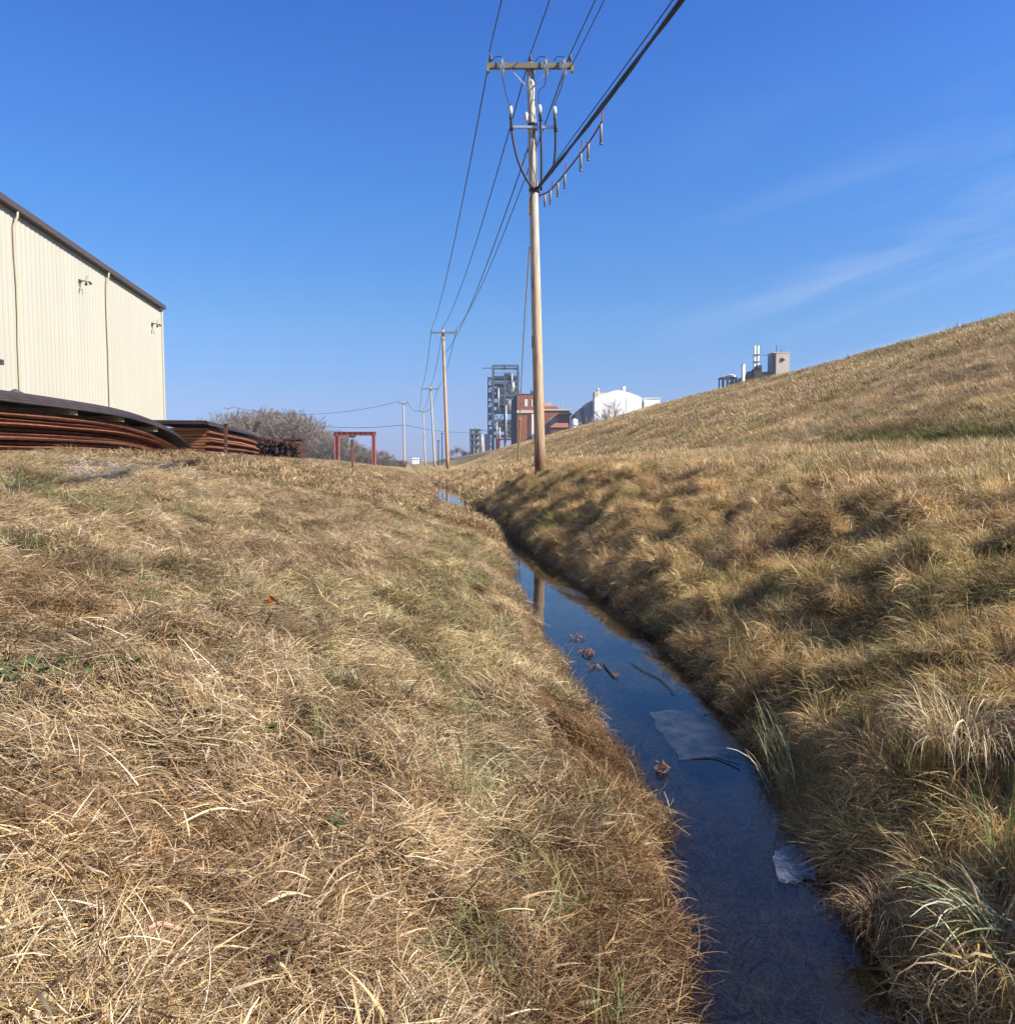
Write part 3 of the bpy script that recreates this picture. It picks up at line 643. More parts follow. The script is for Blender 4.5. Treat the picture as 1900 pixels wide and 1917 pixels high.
# stack 1
def dr1(f): return -.10*math.sin(f*math.pi*.9)+.52*max(0, (f-.45)/.55)**2.4
steel_stack('steel_stack', 'near long rusty steel stack before the cream warehouse, topped by a dark bowed sheet', -10.35, 25.7, 11.5, -.13, 1.9, EYE+.89, 1.30, 15, dr1, ['rust', 'rust', 'rust_bright', 'rust'], 3, True, (.38, .58, .77), .2)
def dr2(f): return .18*f+.1*max(0, (f-.6)/.4)**2
steel_stack('steel_stack', 'middle stack of brown rusty steel sheets with a dark gap at its near end', -14.6, 47.5, 34.5, -.13, 2.2, EYE+1.42, 1.15, 15, dr2, ['rust', 'rust', 'rust_bright'], 8, True, (.2,), 1.2)
def dr3(f): return .3*f
st3 = steel_stack('steel_stack', 'farthest and smallest stack of dark red-brown rusty steel beside the bare trees', -16.1, 64, 56.8, -.25, 3.2, EYE+1.62, 1.0, 12, dr3, ['rust_dark', 'rust_dark', 'rust'], 12, False, (), .3)
g = random.Random(5); m_ = MB()
for i in range(17*15):
    x = -17.6+(i % 17)*.205+g.uniform(-.03, .03); z = 1.05+(i//17)*.152+g.uniform(-.015, .015); y0_ = 56+g.uniform(-.5, .3)
    if z > 3.32-(x+17.7)*.15: continue
    m_.box((x-.09, y0_-.8, z-.05), (x+.09, y0_+1.2, z+.05))
    m_.box((x-.03, y0_-.85, z-.13), (x+.03, y0_+1.2, z+.05))
m_.build('steel_bars', 'rust_dark', st3)
p = on_ground(423, 33.0); pz = p.z
t_ = empty('steel_post', (p.x, p.y, pz), 'dark thin post standing in front of the middle rusty stack', 'post')
MB().beam((p.x, p.y, pz-.3), (p.x+.05, p.y, EYE+66*33/F), .11, .11).build('post', 'rust_dark', t_); MB().box((p.x-.04, p.y-.09, EYE+66*33/F), (p.x+.14, p.y+.09, EYE+66*33/F+.05)).build('cap', 'steel_dark', t_)
p = on_ground(661, 40.0)
t_ = empty('marker_post', (p.x, p.y, p.z), 'thin rusty marker post on the bank in front of the red gantry', 'post')
MB().beam((p.x, p.y, p.z-.3), (p.x-.03, p.y, EYE+38*40/F), .09, .09).build('post', 'stem_red', t_); MB().box((p.x-.07, p.y-.06, EYE+.72), (p.x+.02, p.y+.06, EYE+1.03)).build('cap', 'rust_dark', t_)

# red gantry
Yg = 100
a = pix(631, 862, Yg); b_ = pix(700, 862, Yg); zt = pix(660, 811, Yg).z
gy = empty('gantry', (a.x, Yg, .4), 'faded red steel portal gantry in front of the bare trees', 'gantry')
for q_, wq in ((a, .62), (b_, .45)):
    m_ = MB(); z0_ = gz(q_.x, Yg)-.4
    m_.box((q_.x-wq/2, Yg-.2, z0_), (q_.x-wq/2+.14, Yg+.2, zt-.3)).box((q_.x+wq/2-.14, Yg-.2, z0_), (q_.x+wq/2, Yg+.2, zt-.3)).box((q_.x-wq/2+.14, Yg-.06, z0_), (q_.x+wq/2-.14, Yg+.06, zt-.3))
    m_.build('column', 'red_paint', gy)
    m_ = MB().box((q_.x-wq*.7, Yg-.4, z0_), (q_.x+wq*.7, Yg+.4, z0_+.6)); m_.build('foot', 'red_paint', gy)
m_ = MB(); m_.box((a.x-.4, Yg-.22, zt-.3), (b_.x+.32, Yg+.22, zt-.24)); m_.box((a.x-.4, Yg-.22, zt+.14), (b_.x+.32, Yg+.22, zt+.2)); m_.box((a.x-.38, Yg-.05, zt-.24), (b_.x+.3, Yg+.05, zt+.14))
for i in range(8):
    x = a.x+(b_.x-a.x)*i/7; m_.box((x-.04, Yg-.2, zt-.24), (x+.04, Yg-.05, zt+.14))
m_.build('beam', 'red_paint', gy)
MB().box((a.x+1.6, Yg-.3, zt-.52), (a.x+2.3, Yg+.3, zt-.3)).tube([(a.x+1.95, Yg, zt-.5), (a.x+1.95, Yg, zt-1.4)], .03, 6).build('hoist', 'rust_dark', gy)

# ------------------------------------------------------------------ utility poles
def arc(p, q, sag, n=24):
    p = Vector(p); q = Vector(q); return [p.lerp(q, i/n)-Vector((0, 0, sag*4*(i/n)*(1-i/n))) for i in range(n+1)]
def insulator(root, p, h=.26, m='brown_porcelain', name='insulator', r=.05):
    return MB().lathe(p, [(.018, 0), (.018, h*.3), (r, h*.35), (r*1.1, h*.45), (r*.6, h*.55), (r*.9, h*.6), (r*.9, h*.7), (r*.45, h*.78), (r*.6, h*.85), (r*.3, h)], 10).build(name, m, root, True)
def simple_pole(basepx, toppx, Yp, rb, rt, armL, armR, army, label, m='pole_wood', group='wooden poles of the line along the ditch', zb_=None, pins=3, tilt=0):
    x = (basepx-CXP)/F*Yp; z0 = gz(x, Yp) if zb_ is None else zb_
    tp_ = pix(toppx[0], toppx[1], Yp)
    root = empty('utility_pole', (x, Yp, z0), label, 'utility pole', group)
    MB().tube([(x+(tp_.x-x)*k/8, Yp, z0-.4+(tp_.z-z0+.4)*k/8) for k in range(9)], [rb+(rt-rb)*k/8 for k in range(9)], 14).build('pole', m, root, True)
    tips = []
    if armL is not None:
        aL = pix(armL, army-tilt, Yp); aR = pix(armR, army+tilt, Yp); aL.y -= rt+.07; aR.y -= rt+.07
        MB().beam(aL, aR, .11, .14).build('crossarm', 'crossarm', root)
        c_ = (aL+aR)/2
        for s_ in (-1, 1):
            MB().beam(c_+Vector((s_*.55, 0, -.06)), Vector((c_.x, c_.y+.06, c_.z-.62)), .03, .02).build('brace', 'galvanised', root)
        for k in ([.04, .5, .96] if pins == 3 else [.05, .95]):
            q = aL.lerp(aR, k); q.z += .07
            if k == .5: q = Vector((tp_.x, Yp, tp_.z))
            insulator(root, q, .26); tips.append(q+Vector((0, 0, .26)))
    return root, tips
Y1 = 22.7
b1 = on_ground(1012, Y1); b1.z = gz(b1.x, Y1)
P1, tips1 = simple_pole(1012, (993, 119), Y1, .158, .108, 912, 1073, 129, 'near tall weathered pole with a crossarm, cable terminations and thick black cables', group='wooden poles of the line along the ditch', pins=3)
YA = Y1-.19
# pole extras
def Pp(px, py, dy=-.19): return pix(px, py, Y1+dy)
cap_ = Pp(993, 121, 0)
MB().lathe((cap_.x, cap_.y, cap_.z-.16), [(.125, 0), (.135, .10), (.12, .19), (.05, .22)], 12).build('pole_cap', 'lichen', P1, True)
for px_ in (914, 1071): q = Pp(px_, 129); MB().box(q-Vector((.035, .063, .078)), q+Vector((.035, .063, .078))).build('arm_end', 'lichen', P1)
for px_ in (938, 1020, 1054):       # fused cutouts hanging at the crossarm
    a = Pp(px_, 112, -.3); b2 = Pp(px_+2, 142, -.36)
    m_ = MB(); m_.tube([a, a.lerp(b2, .3), a.lerp(b2, .35), a.lerp(b2, .6), a.lerp(b2, .65), b2], [.03, .03, .055, .055, .03, .03], 8)
    cu = m_.build('cutout', 'porcelain', P1, True)
    MB().beam(a+Vector((.05, -.06, .03)), b2+Vector((.06, -.05, 0)), .03, .03).build('fuse_tube', 'tube_grey', cu)
    MB().tube([a+Vector((.0, 0, 0)), a+Vector((.02, 0, .09)), a+Vector((-.14, .05, .13)), a+Vector((-.26, .1, .02))], .012, 6).build('jumper', 'wire', cu)
# lower bracket
for s0, s1 in (((958, 238), (1040, 238)),):
    MB().beam(Pp(957, 237, -.2), Pp(1041, 238, -.2), .07, .06).build('bracket', 'galvanised', P1)
q = Pp(997, 237, 0); MB().lathe((q.x, q.y, q.z-.08), [(.13, 0), (.145, .02), (.145, .14), (.13, .16)], 14).build('pole_band', 'dark_metal', P1, True)
q = Pp(985, 221, -.2); MB().lathe((q.x, q.y, q.z-.1), [(.03, 0), (.06, .05), (.06, .22), (.03, .26)], 10).build('surge_arrester', 'porcelain', P1, True)
for (px_, y0p, y1p, y2p) in ((955, 197, 214, 244), (1009.5, 195, 211, 226), (1037.5, 198, 214, 246)):
    a = Pp(px_, y0p, -.3); b2 = Pp(px_+1, y1p, -.3); c2 = Pp(px_+3, y2p, -.28)
    hd = MB().tube([a, a.lerp(b2, .12), a.lerp(b2, .5), a.lerp(b2, .9), b2], [.02, .055, .065, .055, .03], 10).build('cable_termination', 'porcelain', P1, True)
    MB().tube([b2, b2.lerp(c2, .3), b2.lerp(c2, .35), b2.lerp(c2, .6), b2.lerp(c2, .65), c2], [.03, .05, .035, .05, .04, .055], 8).build('termination_body', 'dark_metal', hd, True)
def spline(pts, n=8):
    pts = [Vector(p) for p in pts]; P_ = [pts[0]*2-pts[1]]+pts+[pts[-1]*2-pts[-2]]; o = []
    for i in range(1, len(P_)-2):
        p0, p1, p2, p3 = P_[i-1:i+3]
        for k in range(n):
            t = k/n; o.append(.5*((2*p1)+(p2-p0)*t+(2*p0-5*p1+4*p2-p3)*t*t+(3*p1-p0-3*p2+p3)*t*t*t))
    return o+[pts[-1]]
# jumpers from the cutouts to the terminations, and the cables down the pole
for pts, r_ in (([(940, 142), (944, 160), (950, 185), (955, 197)], .014), ([(1022, 142), (1020, 158), (1010, 168), (1008, 182), (1009, 195)], .014), ([(1056, 142), (1050, 165), (1042, 185), (1038, 198)], .02)):
    MB().tube(spline([Pp(a_, b__, -.33) for a_, b__ in pts]), r_, 6).build('jumper', 'wire', P1)
for pts, r_ in (([(958, 243), (962, 268), (970, 300), (982, 328), (996, 350), (1006, 356)], .034), ([(1012, 226), (1013, 262), (1014, 310), (1013, 356)], .032), ([(1040, 245), (1040, 275), (1038, 300), (1034, 322)], .034)):
    MB().tube(spline([Pp(a_, b__, -.28) for a_, b__ in pts]), r_, 8).build('riser_cable', 'cable', P1, True)
for (px_, py_, h_) in ((995, 388, 26), (1000, 528, 24), (1001, 640, 22), (1003, 752, 14)):
    q = Pp(px_, py_, -.02); MB().box(q-Vector((.085, .06, h_*.0076)), q+Vector((.03, .06, h_*.0076))).build('standoff_block', 'lichen', P1)
q = Pp(1000, 356, 0); MB().lathe((q.x, q.y, q.z-.07), [(.13, 0), (.15, .03), (.15, .1), (.13, .13)], 14).build('pole_band', 'cable', P1, True)
MB().tube(spline([Pp(989, 282, -.1), Pp(984, 287, -.15), Pp(983, 293, -.15)], 3), .02, 6).build('step_bolt', 'dark_metal', P1)
MB().tube(spline([Pp(994, 150, -.14), Pp(998, 175, -.15), Pp(993, 205, -.16), Pp(1001, 225, -.16), Pp(995, 300, -.16), Pp(1001, 330, -.17), Pp(993, 376, -.16)]), .012, 6).build('ground_wire', 'wire', P1)
# guy wire
ga = Pp(991, 462, .05); gb_px, gYb = 968, 50.0
gbase = Vector(((gb_px-CXP)/F*gYb, gYb, gz((gb_px-CXP)/F*gYb, gYb)))
gp = spline([ga, ga.lerp(gbase, .2)+Vector((-.03, 0, 0)), ga.lerp(gbase, .5)+Vector((-.02, 0, 0)), ga.lerp(gbase, .75), gbase])
guy = empty('guy_wire', gbase, 'slack guy wire with a straw-yellow guard left of the near pole', 'guy wire')
MB().tube(gp, .022, 6).build('wire', 'galvanised', guy); MB().tube([ga.lerp(gbase, .60), ga.lerp(gbase, .999)], .05, 8).build('guard', 'straw_pale', guy); MB().lathe((gbase.x, gbase.y, gbase.z-.1), [(.05, 0), (.05, .2), (.09, .22), (.04, .3)], 8).build('anchor', 'galvanised', guy)

P2, tips2 = simple_pole(839, (829, 617), 73, .17, .12, 806, 857, 623, 'second wooden pole of the line, orange-brown at its foot', 'pole_wood_orange')
P3, tips3 = simple_pole(814.5, (806, 724), 123, .17, .12, 789, 822, 728, 'third wooden pole of the line, grey with a wide crossarm', 'pole_wood_grey')
P4, tips4 = simple_pole(797, (792, 768), 172, .17, .12, 784, 801, 770, 'fourth and farthest pole of the line, thin and pale', 'pole_wood_grey', zb_=0.0)
Ysp = 150
P5, tips5 = simple_pole(757.5, (755, 752), Ysp, .2, .14, 746, 764, 755, 'separate grey pole with a short crossarm left of the line, carrying wires to the left', 'pole_wood_grey', group='wooden poles away from the line', zb_=0.2, pins=2)
P6, tips6 = simple_pole(427, (427, 761), 175, .16, .12, 420, 434, 764, 'small grey pole standing before the bare trees above the rusty stacks', 'pole_wood_grey', group='wooden poles away from the line', zb_=0.0, pins=2)
for (px_, py_, Yq, lab) in ((828, 812, 210, 'taller of two thin dark posts right of the third pole'), (821, 826, 200, 'shorter of two thin dark posts right of the third pole')):
    x = (px_-CXP)/F*Yq; q = pix(px_, py_, Yq); root = empty('signal_post', (x, Yq, .25), lab, 'post')
    MB().tube([(x, Yq, 0), (x, Yq, q.z)], [.16, .12], 8).build('post', 'steel_dark_blue', root); MB().box((x-.25, Yq-.2, q.z), (x+.25, Yq+.2, q.z+.25)).build('head', 'steel_dark_blue', root)

def wire(name, pts, r, label, m='wire', group='power lines strung between the poles'):
    o = MB().tube(pts, r, 6).build(name, m); tag(o, label, 'power line', group); return o
def W(p, q, sag, r, label, n=24): return wire('power_line', arc(p, q, sag, n), r, label)
n1 = Pp(1000, 243, .1); n2 = pix(833, 660, 73)
W(tips1[0], tips2[0], 1.0, .020, 'leftmost line from the near pole crossarm back to the second pole')
W(tips1[1], tips2[1], 1.0, .020, 'middle line from the near pole top back to the second pole')
W(tips1[2], tips2[2], 1.0, .020, 'right line from the near pole crossarm back to the second pole')
W(n1, n2, .9, .020, 'lowest line from the near pole back to the second pole')
for i, nm in enumerate(('left', 'middle', 'right')):
    W(tips2[i], tips3[i], 1.0, .026, '%s faint line between the second and third poles' % nm)
    W(tips3[i], tips4[i], 1.0, .03, '%s faint line between the third and fourth poles' % nm)
B = Vector((6.3, -49.7, .2))
W(tips1[0]+Vector((-.03, -.1, 0)), tips1[0]+B, .9, .016, 'leftmost overhead line running from the near crossarm out of the top of the photo', 60)
W(tips1[1], tips1[1]+B, .9, .016, 'middle overhead line running from the near pole top out of the photo', 60)
W(tips1[2], tips1[2]+B, .9, .016, 'left line of the right overhead pair leaving the top of the photo', 60)
W(tips1[2]+Vector((.03, .1, -.30)), tips1[2]+B+Vector((.3, 0, -.3)), .9, .014, 'right line of the right overhead pair leaving the top of the photo', 60)
W(tips5[0], tips6[1], 2.0, .035, 'upper line from the separate grey pole to the pole by the trees')
W(tips5[1], tips4[0], .9, .035, 'short line from the separate grey pole across to the fourth pole')
W(pix(757, 795, Ysp), pix(560, 792, 190), .8, .05, 'lower thick line left of the separate grey pole')
W(pix(757, 795, Ysp), pix(905, 806, 230), .9, .05, 'lower thick line from the separate grey pole right to the plant')

# thick cable bundle towards and over the camera
A0 = Pp(1006, 352, -.12); A1 = Vector((9.15, -25, A0.z+.9))
def bpt(f, off=Vector((0, 0, 0)), sag=1.2): 
    return A0.lerp(A1, f)-Vector((0, 0, sag*4*f*(1-f)))+off
bun = empty('cable_bundle', A0, 'thick bundle of black cables running from the near pole over the camera', 'cable')
fs_ = [i/90 for i in range(91)]
for k, (ox, oz, r_) in enumerate(((0, .030, .022), (.032, 0, .022), (-.030, -.005, .022), (0, -.032, .020))):
    MB().tube([bpt(f, Vector((ox*math.cos(f*60)-oz*math.sin(f*60)*.4, 0, oz))) for f in fs_], r_, 8).build('cable', 'cable', bun, True)
MB().tube([bpt(f, Vector((-.02, 0, .13-.12*max(0, 1-f*12))), 1.17) for f in fs_], .012, 6).build('messenger_wire', 'wire', bun)
def find_f(px_):
    best = 0
    for i in range(2000):
        f = i/4000; p = bpt(f); 
        if CXP+F*p.x/max(p.y, .1)/1.0 > px_: return f
    return .3
def proj(p):
    c, s = math.cos(PITCH), math.sin(PITCH); d = Vector(p)-Vector((0, 0, EYE)); fw = d.y*c-d.z*s; u = d.y*s+d.z*c
    return CXP+F*d.x/fw, CYP-F*u/fw
# lower red-tied line with hanging weights
lowpx = [(1009, 366), (1028, 357), (1050, 333), (1080, 295), (1105, 262), (1128, 225)]
def lowpt(px_, py_):
    # depth from the bundle above this column
    for i in range(4000):
        f = i/8000; p = bpt(f); u = proj(p)
        if u[0] > px_: return pix(px_, py_, p.y)
    return pix(px_, py_, 15)
LP = spline([lowpt(*q) for q in lowpx])
low = empty('spacer_line', LP[0], 'thin dark line tied with red below the black cable bundle', 'cable')
MB().tube(LP, .020, 6).build('line', 'stem_red', low)
for px_, pya, pyb in ((1128, 206, 226), (1090, 262, 276), (1060, 304, 318), (1034, 338, 350), (1011, 358, 370)):
    MB().tube([lowpt(px_, pya), lowpt(px_-1, pyb)], .014, 6).build('tie', 'red_tie', low)
wl = ['tube weight hanging highest and farthest right on the red-tied line', 'second hanging tube weight from the top right', 'third hanging tube weight from the top right', 'fourth hanging tube weight, in the middle of the row', 'fifth hanging tube weight from the top right', 'sixth hanging tube weight, next to the last before the pole', 'short tube weight hanging closest to the near pole']
for lab, (px_, a_, b__) in zip(wl, ((1125, 228, 270), (1101, 262, 300), (1087, 281, 320), (1057, 322, 352), (1044, 336, 368), (1030, 352, 382), (1020, 364, 386))):
    p = lowpt(px_, a_); q = lowpt(px_, b__)
    h_ = empty('cable_weight', p, lab, 'cable weight', 'tube weights hanging from the red-tied line')
    MB().tube([p, p.lerp(q, .05), p.lerp(q, .88)], [.012, .030, .030], 8).build('tube', 'tube_grey', h_, True)
    MB().tube([p.lerp(q, .88), q], [.022, .034], 8).build('end_weight', 'wire', h_)

# ------------------------------------------------------------------ plant: process tower
def px3(px_, py_, Yq): return pix(px_, py_, Yq)
Yt = 320.; S = Yt/F
def X_(px_): return (px_-CXP)/F*Yt
def Z_(py_): return pix(950, py_, Yt).z
tw = empty('process_tower', (X_(940), Yt, .3), 'tall open steel process tower with vessels and platforms left of the brick building', 'industrial tower')
D_ = 10.0
cols = [923, 945, 969.5]
for yy in (0, D_):
    for cx_ in cols: MB().beam((X_(cx_), Yt+yy, 0), (X_(cx_), Yt+yy, Z_(684 if cx_ != 945 else 706)), .75, .75).build('column', 'steel_frame', tw)
lv = [684.5, 706, 717, 728, 740, 756, 770, 788, 804, 816]
for i, l in enumerate(lv):
    th = .9 if l > 685 else .8
    m_ = MB()
    for yy in (0, D_): m_.box((X_(923), Yt+yy-.3, Z_(l)-th/2), (X_(970), Yt+yy+.3, Z_(l)+th/2))
    for cx_ in cols: m_.box((X_(cx_)-.3, Yt+.3, Z_(l)-th/2), (X_(cx_)+.3, Yt+D_-.3, Z_(l)+th/2))
    m_.build('beam', 'steel_dark_blue' if i in (1, 3, 5, 6) else 'steel_frame', tw)
    if i and i in (1, 2, 4, 5, 7): 
        dk = MB().box((X_(926), Yt+.2, Z_(l)+.45), (X_(970), Yt+D_, Z_(l)+.6)).build('platform', 'steel_dark_blue', tw)
        m_ = MB()
        for hh_ in (1.2, 2.0): m_.beam((X_(926), Yt-.4, Z_(l)+hh_), (X_(972), Yt-.4, Z_(l)+hh_), .12, .12)
        for k in range(9): x = X_(926)+(X_(972)-X_(926))*k/8; m_.beam((x, Yt-.4, Z_(l)+.5), (x, Yt-.4, Z_(l)+2.0), .12, .12)
        m_.build('railing', 'steel_frame', tw)
m_ = MB()
for a_, b__, c_, d_ in ((923, 770, 945, 804), (945, 770, 923, 804), (945, 717, 969, 740), (923, 728, 945, 756)): m_.beam((X_(a_), Yt-.05, Z_(b__)), (X_(c_), Yt-.05, Z_(d_)), .3, .3)
m_.build('cross_brace', 'steel_frame', tw)
# stair annex on the left
m_ = MB()
for yy in (2, 7):
    for cx_ in (913.5, 921): m_.beam((X_(cx_), Yt+yy, 0), (X_(cx_), Yt+yy, Z_(704)), .35, .35)
for k in range(9):
    z = Z_(706+k*15); m_.box((X_(913), Yt+1.8, z-.25), (X_(922), Yt+7.2, z+.2)); m_.beam((X_(914), Yt+1.9, z), (X_(921), Yt+1.9, z-3.0), .3, .3)
m_.build('stair_tower', 'steel_frame', tw)
for k in (2, 4, 5, 7):
    z = Z_(708+k*14); MB().box((X_(915), Yt+2.4, z-1.6), (X_(920), Yt+6.8, z+.6)).build('equipment_box', 'tank_metal', tw)
m_ = MB().box((X_(902), Yt+D_/2-.3, Z_(687)), (X_(970), Yt+D_/2+.3, Z_(685)-.1)); m_.build('hoist_beam', 'steel_frame', tw)
def vessel(px_, p0, p1, r_, yy=5): 
    z0, z1 = Z_(p1), Z_(p0); h_ = z1-z0
    MB().lathe((X_(px_), Yt+yy, z0), [(.3, 0), (r_*.35, h_*.08), (r_*.85, h_*.42), (r_*.85, h_*.85), (r_*.6, h_*.95), (.4, h_)], 20).build('vessel', 'tank_metal', tw, True)
vessel(957, 712, 745, 2.3, 1.2); vessel(938, 721, 755, 2.4, 2.5); vessel(954, 747, 775, 2.3, 1.0); vessel(937, 757, 772, 2.0, 4); vessel(952, 695, 705, 2.2); vessel(940, 790, 804, 2.6, 2); vessel(955, 790, 815, 2.4, 2)
for px_, p0, p1 in ((933, 726, 768), (947, 758, 828), (930, 790, 828), (958, 700, 727), (962, 770, 828), (935, 800, 836)):
    MB().tube([(X_(px_), Yt-.6, Z_(p1)), (X_(px_), Yt-.6, Z_(p0))], .42, 8).build('pipe', 'tank_metal', tw, True)
MB().box((X_(928), Yt-1.2, Z_(824)), (X_(958), Yt-.8, Z_(821))).box((X_(928), Yt-1.2, Z_(845)), (X_(935), Yt-.8, Z_(824))).build('maroon_frame', 'maroon', tw)
MB().box((X_(908), Yt-4, Z_(860)), (X_(918), Yt-1, Z_(813))).build('lower_box', 'steel_dark_blue', tw)

# small structure left
Yl = 300
def XL(px_): return (px_-CXP)/F*Yl
def ZL(py_): return pix(950, py_, Yl).z
sm = empty('equipment_rack', (XL(890), Yl, .3), 'small grey equipment rack with pipes left of the tall process tower', 'industrial rack')
for cx_ in (881, 888, 897): MB().beam((XL(cx_), Yl, 0), (XL(cx_), Yl, ZL(806)), .5, .5).beam((XL(cx_), Yl+4, 0), (XL(cx_), Yl+4, ZL(806)), .5, .5).build('column', 'tank_metal' if cx_ > 885 else 'steel_frame', sm)
for l in (804, 812, 822, 834): MB().box((XL(879), Yl-.4, ZL(l)-.35), (XL(900), Yl+4.4, ZL(l)+.25)).build('platform', 'steel_frame', sm)
for k, (px_, p0) in enumerate(((884, 812), (892, 803), (901, 815))): MB().lathe((XL(px_), Yl+2, 0), [(.9, 0), (.9, ZL(p0)-1), (.4, ZL(p0)), (.4, ZL(p0)+.5)], 12).build('tank', 'tank_metal', sm, True)
MB().tube([(XL(880), Yl, ZL(808)), (XL(893), Yl, ZL(803)), (XL(912), Yl+6, ZL(806))], .2, 6).build('pipe', 'steel_frame', sm)

# ------------------------------------------------------------------ brick building
Yb = 262.
def XB(px_, Yq=Yb): return (px_-CXP)/F*Yq
def ZB(py_, Yq=Yb): return pix(950, py_, Yq).z
bb = empty('brick_building', (XB(990), Yb, .3), 'orange brick industrial building with a cream stone band partly hidden by the near pole', 'building')
MB().box((XB(968), Yb, 0), (XB(1013), Yb+16, ZB(738))).build('wall', 'brick', bb)
MB().box((XB(957), Yb+3, 0), (XB(968)-.01, Yb+14, ZB(746))).box((XB(961), Yb+3.5, ZB(746)), (XB(968)-.01, Yb+13, ZB(739))).build('side_wall', 'steel_dark_blue', bb)  # left face in shade: the shade is put into this dark colour
MB().box((XB(967), Yb-.35, ZB(773)), (XB(1014), Yb-.003, ZB(768))).build('stone_band', 'cornice', bb)
MB().box((XB(967.5), Yb-.15, ZB(738)), (XB(1013.5), Yb+16.1, ZB(737))).build('parapet', 'brick_dark', bb)
for px_ in (984.5, 997):
    fr2 = MB().box((XB(px_-3), Yb-.06, ZB(761)), (XB(px_+3), Yb+.02, ZB(747))).build('window', 'cornice', bb)
    MB().box((XB(px_-2.3), Yb-.10, ZB(760)), (XB(px_+2.3), Yb-.065, ZB(748))).build('pane', 'window_pale', fr2)
MB().box((XB(995), Yb-.2, ZB(820)), (XB(999), Yb-.003, ZB(775))).build('pipe_chase', 'white_metal', bb)
MB().box((XB(990), Yb-.2, ZB(822)), (XB(993.5), Yb-.003, ZB(776))).build('dark_strip', 'brick_dark', bb)  # raised strip in darker brick, nothing cut into the wall
# low wing
MB().box((XB(1013)+.01, Yb+1, 0), (XB(1067), Yb+18, ZB(768))).build('wing_wall', 'brick', bb)
MB().box((XB(1013)+.01, Yb+.6, ZB(768)), (XB(1068), Yb+18.3, ZB(765.5))).build('wing_cornice', 'cornice', bb)
MB().box((XB(1014), Yb+4, ZB(765.5)), (XB(1046), Yb+12, ZB(759))).build('roof_block', 'brick', bb)
MB().box((XB(1020), Yb+5, ZB(759)), (XB(1034), Yb+10, ZB(752))).build('roof_vent', 'concrete', bb)
MB().box((XB(1028), Yb+.93, 0), (XB(1044), Yb+.997, ZB(782))).build('garage_door', 'grey_door', bb)
MB().box((XB(1044), Yb-6, ZB(778)), (XB(1067), Yb+.99, ZB(775))).build('canopy', 'steel_dark', bb)
MB().tube([(XB(1055), Yb+6, ZB(765)), (XB(1055), Yb+6, ZB(750)), (XB(1052), Yb+6, ZB(747))], .1, 6).build('antenna', 'galvanised', bb)
MB().box((XB(995), Yb+6, ZB(737)), (XB(1001), Yb+9, ZB(729))).tube([(XB(994), Yb+6, ZB(737)), (XB(994), Yb+6, ZB(724))], .12, 6).build('roof_unit', 'steel_dark_blue', bb)
sh = empty('brick_shed', (XB(1050, 235), 235, .3), 'low faded red shed in front of the brick building, just above the slope', 'shed')
MB().box((XB(1030, 235), 235, 0), (XB(1062, 235), 240, ZB(800, 235))).build('wall', 'brick_dark', sh)
MB().add([(XB(1028, 235), 234.6, ZB(800, 235)), (XB(1064, 235), 234.6, ZB(800, 235)), (XB(1064, 235), 237.5, ZB(791, 235)), (XB(1040, 235), 237.5, ZB(791, 235)), (XB(1064, 235), 240.4, ZB(800, 235)), (XB(1028, 235), 240.4, ZB(800, 235))], [(0, 1, 2, 3), (3, 2, 4, 5), (0, 3, 5), (1, 4, 2)]).build('roof', 'brick', sh)

# ------------------------------------------------------------------ white building
Yw = 245.
def XW(px_, Yq=Yw): return (px_-CXP)/F*Yq
def ZW(py_, Yq=Yw): return pix(950, py_, Yq).z
wb = empty('white_building', (XW(1160), Yw, .3), 'big white gabled plant building half hidden behind the levee slope', 'building')
def gable(xl, xr, xp, zl, zp, zr, y0, y1, nm, m):
    m_ = MB(); m_.add([(xl, y0, 0), (xr, y0, 0), (xr, y0, zr), (xp, y0, zp), (xl, y0, zl), (xl, y1, 0), (xr, y1, 0), (xr, y1, zr), (xp, y1, zp), (xl, y1, zl)],
        [(0, 1, 2, 3, 4), (9, 8, 7, 6, 5), (0, 5, 6, 1), (1, 6, 7, 2), (0, 4, 9, 5)]); m_.build(nm, m, wb)
    MB().add([(xr+.2, y0-.3, zr), (xp, y0-.3, zp+.05), (xl-.2, y0-.3, zl), (xr+.2, y1, zr), (xp, y1, zp+.05), (xl-.2, y1, zl), (xr+.2, y0-.3, zr+.25), (xp, y0-.3, zp+.3), (xl-.2, y0-.3, zl+.25), (xr+.2, y1, zr+.25), (xp, y1, zp+.3), (xl-.2, y1, zl+.25)],
        [(6, 7, 10, 9), (7, 8, 11, 10), (0, 1, 7, 6), (1, 2, 8, 7), (0, 6, 9, 3), (2, 5, 11, 8), (3, 4, 1, 0), (4, 5, 2, 1)]).build('roof', 'white_metal', wb)
def prism(pts, y0, y1, nm, m):
    n_ = len(pts); vs = [(XW(p[0]), y0, 0 if p[1] is None else ZW(p[1])) for p in pts]+[(XW(p[0]), y1, 0 if p[1] is None else ZW(p[1])) for p in pts]
    return MB().add(vs, [tuple(range(n_)), tuple(range(2*n_-1, n_-1, -1))]+[(i, n_+i, n_+(i+1) % n_, (i+1) % n_) for i in range(n_)]).build(nm, m, wb)
prism([(1112, None), (1200, None), (1200, 744), (1190, 739.5), (1175, 734), (1157, 729.5), (1146, 731.5), (1134, 735.5), (1122, 740), (1112, 745)], Yw, Yw+30, 'wall', 'white_metal')
